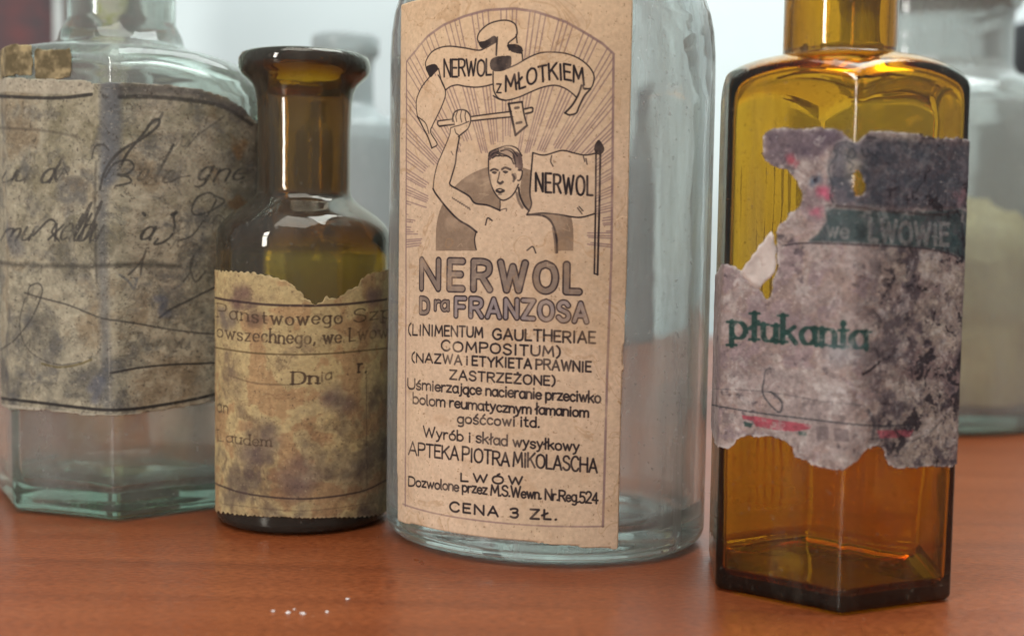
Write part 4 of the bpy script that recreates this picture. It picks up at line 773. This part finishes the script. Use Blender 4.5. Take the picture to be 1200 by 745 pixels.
for q_ in range(26):                                            # faint illegible pen traces between the lines
    x, y = r_.uniform(10, 270), r_.choice([168, 240, 262, 300, 325, 350, 402])+r_.normal()*4
    D4.stroke([(x, y), (x+6, y-9), (x+9, y-12), (x+7, y-2), (x+12, y-1), (x+17, y-8), (x+16, y)], r_.uniform(1.4, 2.2), SI, r_.uniform(.15, .4), clip=cl)
script('mu', [(2, 282), (34, 282)], 24, 3); script('xellbu', [(58, 280), (112, 284)], 30, 2.8, track=1.5); D4.stroke([(40, 276), (58, 258), (66, 262), (62, 272), (70, 282)], 3, SI, .8)
D4.stroke([(88, 276), (104, 244), (108, 238), (104, 250), (96, 280)], 2.8, SI, .7); D4.stroke([(100, 280), (116, 248), (120, 236), (114, 250), (106, 284)], 2.8, SI, .7)
script('a', [(162, 281), (174, 281)], 24, 3.2); D4.stroke([(167, 250), (169, 252)], 4, SI, .8); D4.stroke([(206, 250), (203, 254), (204, 266), (200, 276), (190, 284), (180, 286), (184, 280)], 2.8, SI, .8); D4.stroke([(201, 252), (206, 249)], 4.5, SI, .8)
D4.stroke([(208, 282), (224, 276), (238, 258), (250, 240), (252, 232), (244, 226), (230, 232), (224, 246), (230, 252), (248, 246), (262, 236), (252, 230)], 2.4, SI, .65)
D4.stroke([(248, 262), (254, 252), (262, 258), (258, 270), (268, 262)], 2.2, SI, .5); D4.stroke([(214, 330), (222, 318), (226, 300), (222, 312), (228, 330), (240, 318)], 2.4, SI, .6); D4.stroke([(150, 322), (160, 312), (168, 300), (170, 294), (166, 308), (164, 322)], 2.4, SI, .6); D4.stroke([(140, 322), (150, 330), (156, 338), (160, 326)], 3, VB, .5)
D4.stroke([(30, 343), (50, 349), (80, 357), (105, 367), (122, 373), (160, 379), (200, 386), (250, 391), (290, 386)], 2, SI, .7); D4.stroke([(34, 345), (36, 336), (46, 332), (51, 340), (46, 356), (36, 376), (18, 398), (2, 410)], 2, SI, .7); D4.stroke([(30, 350), (24, 375), (28, 400), (44, 418), (70, 427), (96, 424)], 1.8, SI, .55); D4.stroke([(186, 372), (200, 362), (220, 352), (246, 339), (262, 332)], 2.8, SI, .75); D4.stroke([(50, 426), (70, 430), (92, 427), (108, 421)], 2.6, c8(96, 84, 44), .6)
D4.stroke([(183, 350), (192, 352), (188, 366), (196, 368)], 8, c8(88, 94, 112), .5, soft=5*D4.pp); D4.stroke([(108, 455), (118, 445), (112, 468)], 12, c8(88, 94, 112), .5, soft=7*D4.pp); D4.stroke([(10, 270), (20, 290)], 22, c8(80, 82, 90), .45, soft=10*D4.pp)
D4.rgb = mixn(D4.rgb, [(c8(60, 56, 50), sstep(noise2(H_, W_, 6, 3, 903, gain=.8), .68, .76)*.55), (c8(212, 204, 182), sstep(noise2(H_, W_, 7, 3, 904, gain=.8), .68, .8)*.4)]); D4.rgb *= .92+.22*(n3-.5)[..., None]
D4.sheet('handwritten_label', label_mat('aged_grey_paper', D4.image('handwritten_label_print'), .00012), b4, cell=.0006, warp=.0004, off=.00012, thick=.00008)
# torn strip of tan paper above the label
for x0, x1 in ((1, 41), (40.5, 86)):
    q = K4.px2uv([(x0, 75), (x1, 75), (x0+2, 56), (x0+2, 95)]); Ds = Decal(K4, q[0, 0], q[1, 0], q[3, 1], q[2, 1], 6, .37)
    Ds.rgb = np.ones((Ds.h, Ds.w, 3))*np.array(c8(148, 134, 100)); a = noise2(Ds.h, Ds.w, 34, 4, int(x0)+60, gain=.7); Ds.rgb = mixn(Ds.rgb, [(c8(86, 76, 52), sstep(a, .42, .68)*.8), (c8(184, 166, 122), sstep(a, .50, .30)*.7)])
    Mk = np.zeros((Ds.h, Ds.w)); Mk[3:-3, 3:-3] = 1; Ds.mask = (blur(Mk, 4)+(noise2(Ds.h, Ds.w, 26, 4, int(x0))-.5)*1.1 > .5).astype(float)
    Ds.sheet('paper_scrap', label_mat('tan_paper_scrap', Ds.image('tan_scrap')), b4, cell=.0006, off=.0003)

# ================================================================ 5 background: jar with yellow lumps, bottles, box
def round_ct(px, Y, r, n=120):
    p = at_depth(px, 400, Y); q = np.linspace(0, 2*pi, n, endpoint=False); return Contour(np.stack([p[0]+r*np.cos(q), Y+r*np.sin(q)], -1))
fj = on_table(1086, 512); rj = 150*.64/F; Yj = fj[1]+rj; Kj = round_ct(1070, Yj, rj)
zj = lambda y: zpx(1084, y, Yj); pj = lambda p: p*Yj/F
bj = empty('wide_jar', (Kj.c[0], Kj.c[1], 0), 'wide dusty glass jar of yellowish lumps standing behind the hexagonal amber bottle', 'jar')
oj = base_rings(.005, .012, .002)+[(.03, 0, None), (zj(140), 0, None), (zj(122), 0, pj(149)), (zj(112), 0, pj(143)), (zj(104), 0, pj(130)), (zj(98), 0, pj(114)), (zj(92), 0, pj(101)), (zj(80), 0, pj(96)), (zj(30), 0, pj(96)), (zj(18), 0, pj(97)), (zj(12), 0, pj(103)), (zj(4), 0, pj(106)), (zj(-6), 0, pj(104))]
ij = [(zj(-6), 0, pj(92)), (zj(5), 0, pj(89)), (zj(92), 0, pj(89)), (zj(100), 0, pj(104)), (zj(108), 0, pj(120)), (zj(118), 0, pj(136)), (zj(135), .0035, None), (.03, .0035, None), (.014, .004, None), (.010, .006, None), (.009, .012, None), (.010, 0, .01)]
bottle_mesh('glass_body', Kj, oj, ij, glass_mat('dusty_jar_glass', (.985, 1, .99), (9, 6, 7.5), dirt=.50, dirt_col=(.62, .63, .61), scale=16, lo=.38, hi=.72, base=.18, rough=.05), bj, k_out=.0003, k_in=.0005)
zlid = zj(-6); st = []
for z, r in ((zlid+.0005, pj(80)), (zlid+.002, pj(118)), (zlid+.010, pj(118)), (zlid+.014, pj(100)), (zlid+.016, pj(20)), (zlid+.030, pj(22)), (zlid+.036, pj(36)), (zlid+.044, pj(30)), (zlid+.047, pj(6))): st.append((z, r))
V = []; Fc = []; n = 64
for z, r in st:
    for k in range(n): V.append((Kj.c[0]+r*cos(2*pi*k/n), Kj.c[1]+r*sin(2*pi*k/n), z))
for i in range(len(st)-1):
    for k in range(n): Fc.append((i*n+k, i*n+(k+1) % n, (i+1)*n+(k+1) % n, (i+1)*n+k))
Fc.append(tuple(range(n))[::-1]); Fc.append(tuple((len(st)-1)*n+k for k in range(n)))
mesh_obj('stopper', V, Fc, simple_mat('pinkish_green_stopper', (.36, .30, .27), .5, .2, 60, .0003, (.22, .28, .22)), bj)
# lumps inside the jar
from mathutils import noise as mnoise, Vector
V = []; Fc = []; nr, na = 40, 90; zp = zj(240)
for i in range(nr+1):
    rr = (rj-.0050)
    if i <= nr*.6: z = .013+(zp-.03-.013)*i/(nr*.6); sc_ = 1.0
    else: q = (i-nr*.6)/(nr*.4); sc_ = cos(q*pi/2); z = zp-.03+.035*sin(q*pi/2)
    for k in range(na):
        a = 2*pi*k/na; p = Vector((cos(a)*sc_*3, sin(a)*sc_*3, z*45)); d = mnoise.fractal(p, 1, 2, 4)
        r_l = rr*sc_*(1-.05*abs(d)-.02); zz_ = z+(.007*mnoise.fractal(p*1.3, 1, 2, 3) if i > nr*.5 else 0)
        V.append((Kj.c[0]+r_l*cos(a), Kj.c[1]+r_l*sin(a), max(zz_, .0125)))
for i in range(nr):
    for k in range(na): Fc.append((i*na+k, i*na+(k+1) % na, (i+1)*na+(k+1) % na, (i+1)*na+k))
Fc.append(tuple(range(na))[::-1]); Fc.append(tuple(nr*na+k for k in range(na)))
lm = mesh_obj('yellow_lumps', V, Fc, simple_mat('yellow_white_lumps', (.97, .83, .47), .95, .2, 24, .006, (.58, .45, .22), 8)); lm['kind'] = 'stuff'; lm['label'] = 'pale yellow crumbly lumps filling the wide jar behind the amber bottle'; lm['category'] = 'powder'

def lathe_bottle(name, label, px, Y, prof_px, m, base_z=True, k=.0003, wall=.0025, cat='bottle'):
    """prof_px: (y px, half width px) from the base heel up"""
    ct = round_ct(px, Y, prof_px[0][1]*Y/F, 96); e = empty(name, (ct.c[0], ct.c[1], 0), label, cat)
    q = [(zpx(px, y, Y), 0, hw*Y/F) for y, hw in prof_px[1:]]
    o_ = base_rings(.003, .007, .0015)+[(.02, 0, None)]+q
    i_ = [(q[-1][0], 0, q[-1][2]-wall)]+[(z-(wall if j > 0 else 0), 0, r-wall) for j, (z, _, r) in enumerate(q[::-1][1:])]+[(.02, wall, None), (.009, wall*1.2, None), (.007, .006, None), (.007, 0, .006)]
    bottle_mesh('glass_body', ct, o_, i_, m, e, k_out=k, k_in=k*2); return e
lathe_bottle('flask', 'blurred milky glass bottle with a wide rim, standing far behind the small round brown bottle', 403, .64, [(999, 76), (200, 76), (165, 75), (150, 71), (141, 62), (135, 48), (130, 38), (122, 33), (80, 32), (70, 33), (65, 38), (56, 39), (46, 39), (43, 36)], MILKY)
lathe_bottle('grey_bottle', 'grey dusty bottle far back, seen only through the right side of the tall clear bottle', 772, 1.06, [(999, 30), (260, 30), (215, 29), (190, 24), (172, 17), (160, 13), (120, 13), (112, 17), (104, 17)], glass_mat('grey_dusty_glass', (.9, .95, 1), (30, 22, 20), dirt=.7, dirt_col=(.36, .38, .38), scale=25, lo=.3, hi=.6, base=.5))
e = lathe_bottle('black_capped_bottle', 'dark capped bottle at the right edge, half hidden behind the wide jar', 1207, .90, [(999, 62), (200, 62), (165, 60), (150, 54), (135, 40), (125, 33), (112, 32), (104, 32)], simple_mat('dark_brown_glass', (.03, .025, .022), .15, .2, 20))
ctb = at_depth(1207, 400, .90); V = []; Fc = []; n = 48; stc = [(zpx(1222, y, .9), hw*.9/F) for y, hw in ((108, 36), (104, 37), (34, 36), (29, 33), (28, 5))]
for z, r in stc:
    for k in range(n): rr = r*(1+.02*(k % 2)); V.append((ctb[0]+rr*cos(2*pi*k/n), .9+rr*sin(2*pi*k/n), z))
for i in range(len(stc)-1):
    for k in range(n): Fc.append((i*n+k, i*n+(k+1) % n, (i+1)*n+(k+1) % n, (i+1)*n+k))
Fc.append(tuple(range(n))[::-1]); Fc.append(tuple((len(stc)-1)*n+k for k in range(n)))
mesh_obj('cap', V, Fc, simple_mat('black_cap', (.02, .02, .022), .45, .1, 50), e)

# painted box far back on the left
def box_panel(name, pxa, pxb, ytop, Y, dep, m, parent, zbot=0.0, inset=0):
    a = at_depth(pxa, 300, Y)[0]; b = at_depth(pxb, 300, Y)[0]; zt_ = zpx((pxa+pxb)/2, ytop, Y) if ytop is not None else .40
    x0, x1 = a, b; V = [(x, y, z) for z in (zbot, zt_) for x, y in ((x0, Y), (x1, Y), (x1, Y+dep), (x0, Y+dep))]
    o = mesh_obj(name, V, [(3, 2, 1, 0), (4, 5, 6, 7), (0, 1, 5, 4), (1, 2, 6, 5), (2, 3, 7, 6), (3, 0, 4, 7)], m, parent, False); bv = o.modifiers.new('bevel', 'BEVEL'); bv.width = .001; bv.segments = 2; return o
xb = at_depth(80, 300, .8); bx = empty('painted_box', (xb[0], .83, 0), 'dark maroon box with a floral cream panel, behind the faceted bottle at upper left', 'box')
bm_ = simple_mat('maroon_mottled', (.135, .05, .05), .7, .3, 40, .0003, (.06, .05, .055)); box_panel('box_body', -190, 158, None, .80, .06, bm_, bx)
m, nt, ns, L = mat('floral_panel'); out = N(ns, 'ShaderNodeOutputMaterial'); b = N(ns, 'ShaderNodeBsdfPrincipled'); tc = N(ns, 'ShaderNodeTexCoord'); vo = N(ns, 'ShaderNodeTexNoise'); vo.inputs['Scale'].default_value = 70; vo.inputs['Detail'].default_value = 2
L.new(tc.outputs['Object'], vo.inputs['Vector']); r = ramp(ns, [(.30, (.12, .17, .05)), (.42, (.38, .36, .08)), (.5, (.48, .44, .33)), (.62, (.40, .34, .27)), (.72, (.28, .12, .12))]); L.new(vo.outputs['Color'], r.inputs[0]); L.new(r.outputs[0], b.inputs['Base Color']); b.inputs['Roughness'].default_value = .6; L.new(b.outputs[0], out.inputs['Surface'])
box_panel('pale_strip', 64, 76, None, .797, .004, simple_mat('pale_strip_paint', (.50, .56, .54), .6, .1, 30), bx, .004)
box_panel('floral_panel', 82, 150, None, .797, .004, m, bx, .004)

# ================================================================ 6 crumbs of dried paper on the table
cm = simple_mat('white_crumb', (.85, .80, .76), .8, .1, 400)
for i, (x, y, s_, lab) in enumerate(((320, 716, 3.2, 'white paper crumb at the left end of the row on the table'), (338, 718, 4.0, 'larger white crumb in the middle of the row on the table'), (345, 714, 2.4, 'tiny white crumb touching the larger one, just behind it'), (354, 719, 4.0, 'white crumb right of the largest one in the row on the table'), (383, 717, 3.2, 'dull pinkish crumb alone to the right of the row of crumbs'), (407, 702, 3.4, 'white crumb farthest to the right and farthest back of the table crumbs'))):
    p = on_table(x, y)[()] if hasattr(on_table(x, y), 'shape') else on_table(x, y); sz = 1.5*s_*p[1]/F; rr = np.random.default_rng(i+90)
    V = []; ng = 7
    for k in range(ng): a = 2*pi*k/ng; q = sz*.5*rr.uniform(.5, 1.5); V.append((q*cos(a), q*sin(a)*.8, 0))
    for k in range(ng): a = 2*pi*k/ng+.2; q = sz*.35*rr.uniform(.6, 1.2); V.append((q*cos(a), q*sin(a)*.8, sz*rr.uniform(.10, .30)))
    V.append((0, 0, sz*.28)); Fc = [tuple(range(ng))[::-1]]+[(k, (k+1) % ng, ng+(k+1) % ng, ng+k) for k in range(ng)]+[(ng+k, ng+(k+1) % ng, 2*ng) for k in range(ng)]
    o = mesh_obj('paper_crumb', V, Fc, cm, None, False); o.location = (p[0], p[1], .0001); o['label'] = lab; o['category'] = 'crumb'; o['group'] = 'white crumbs on the table top'
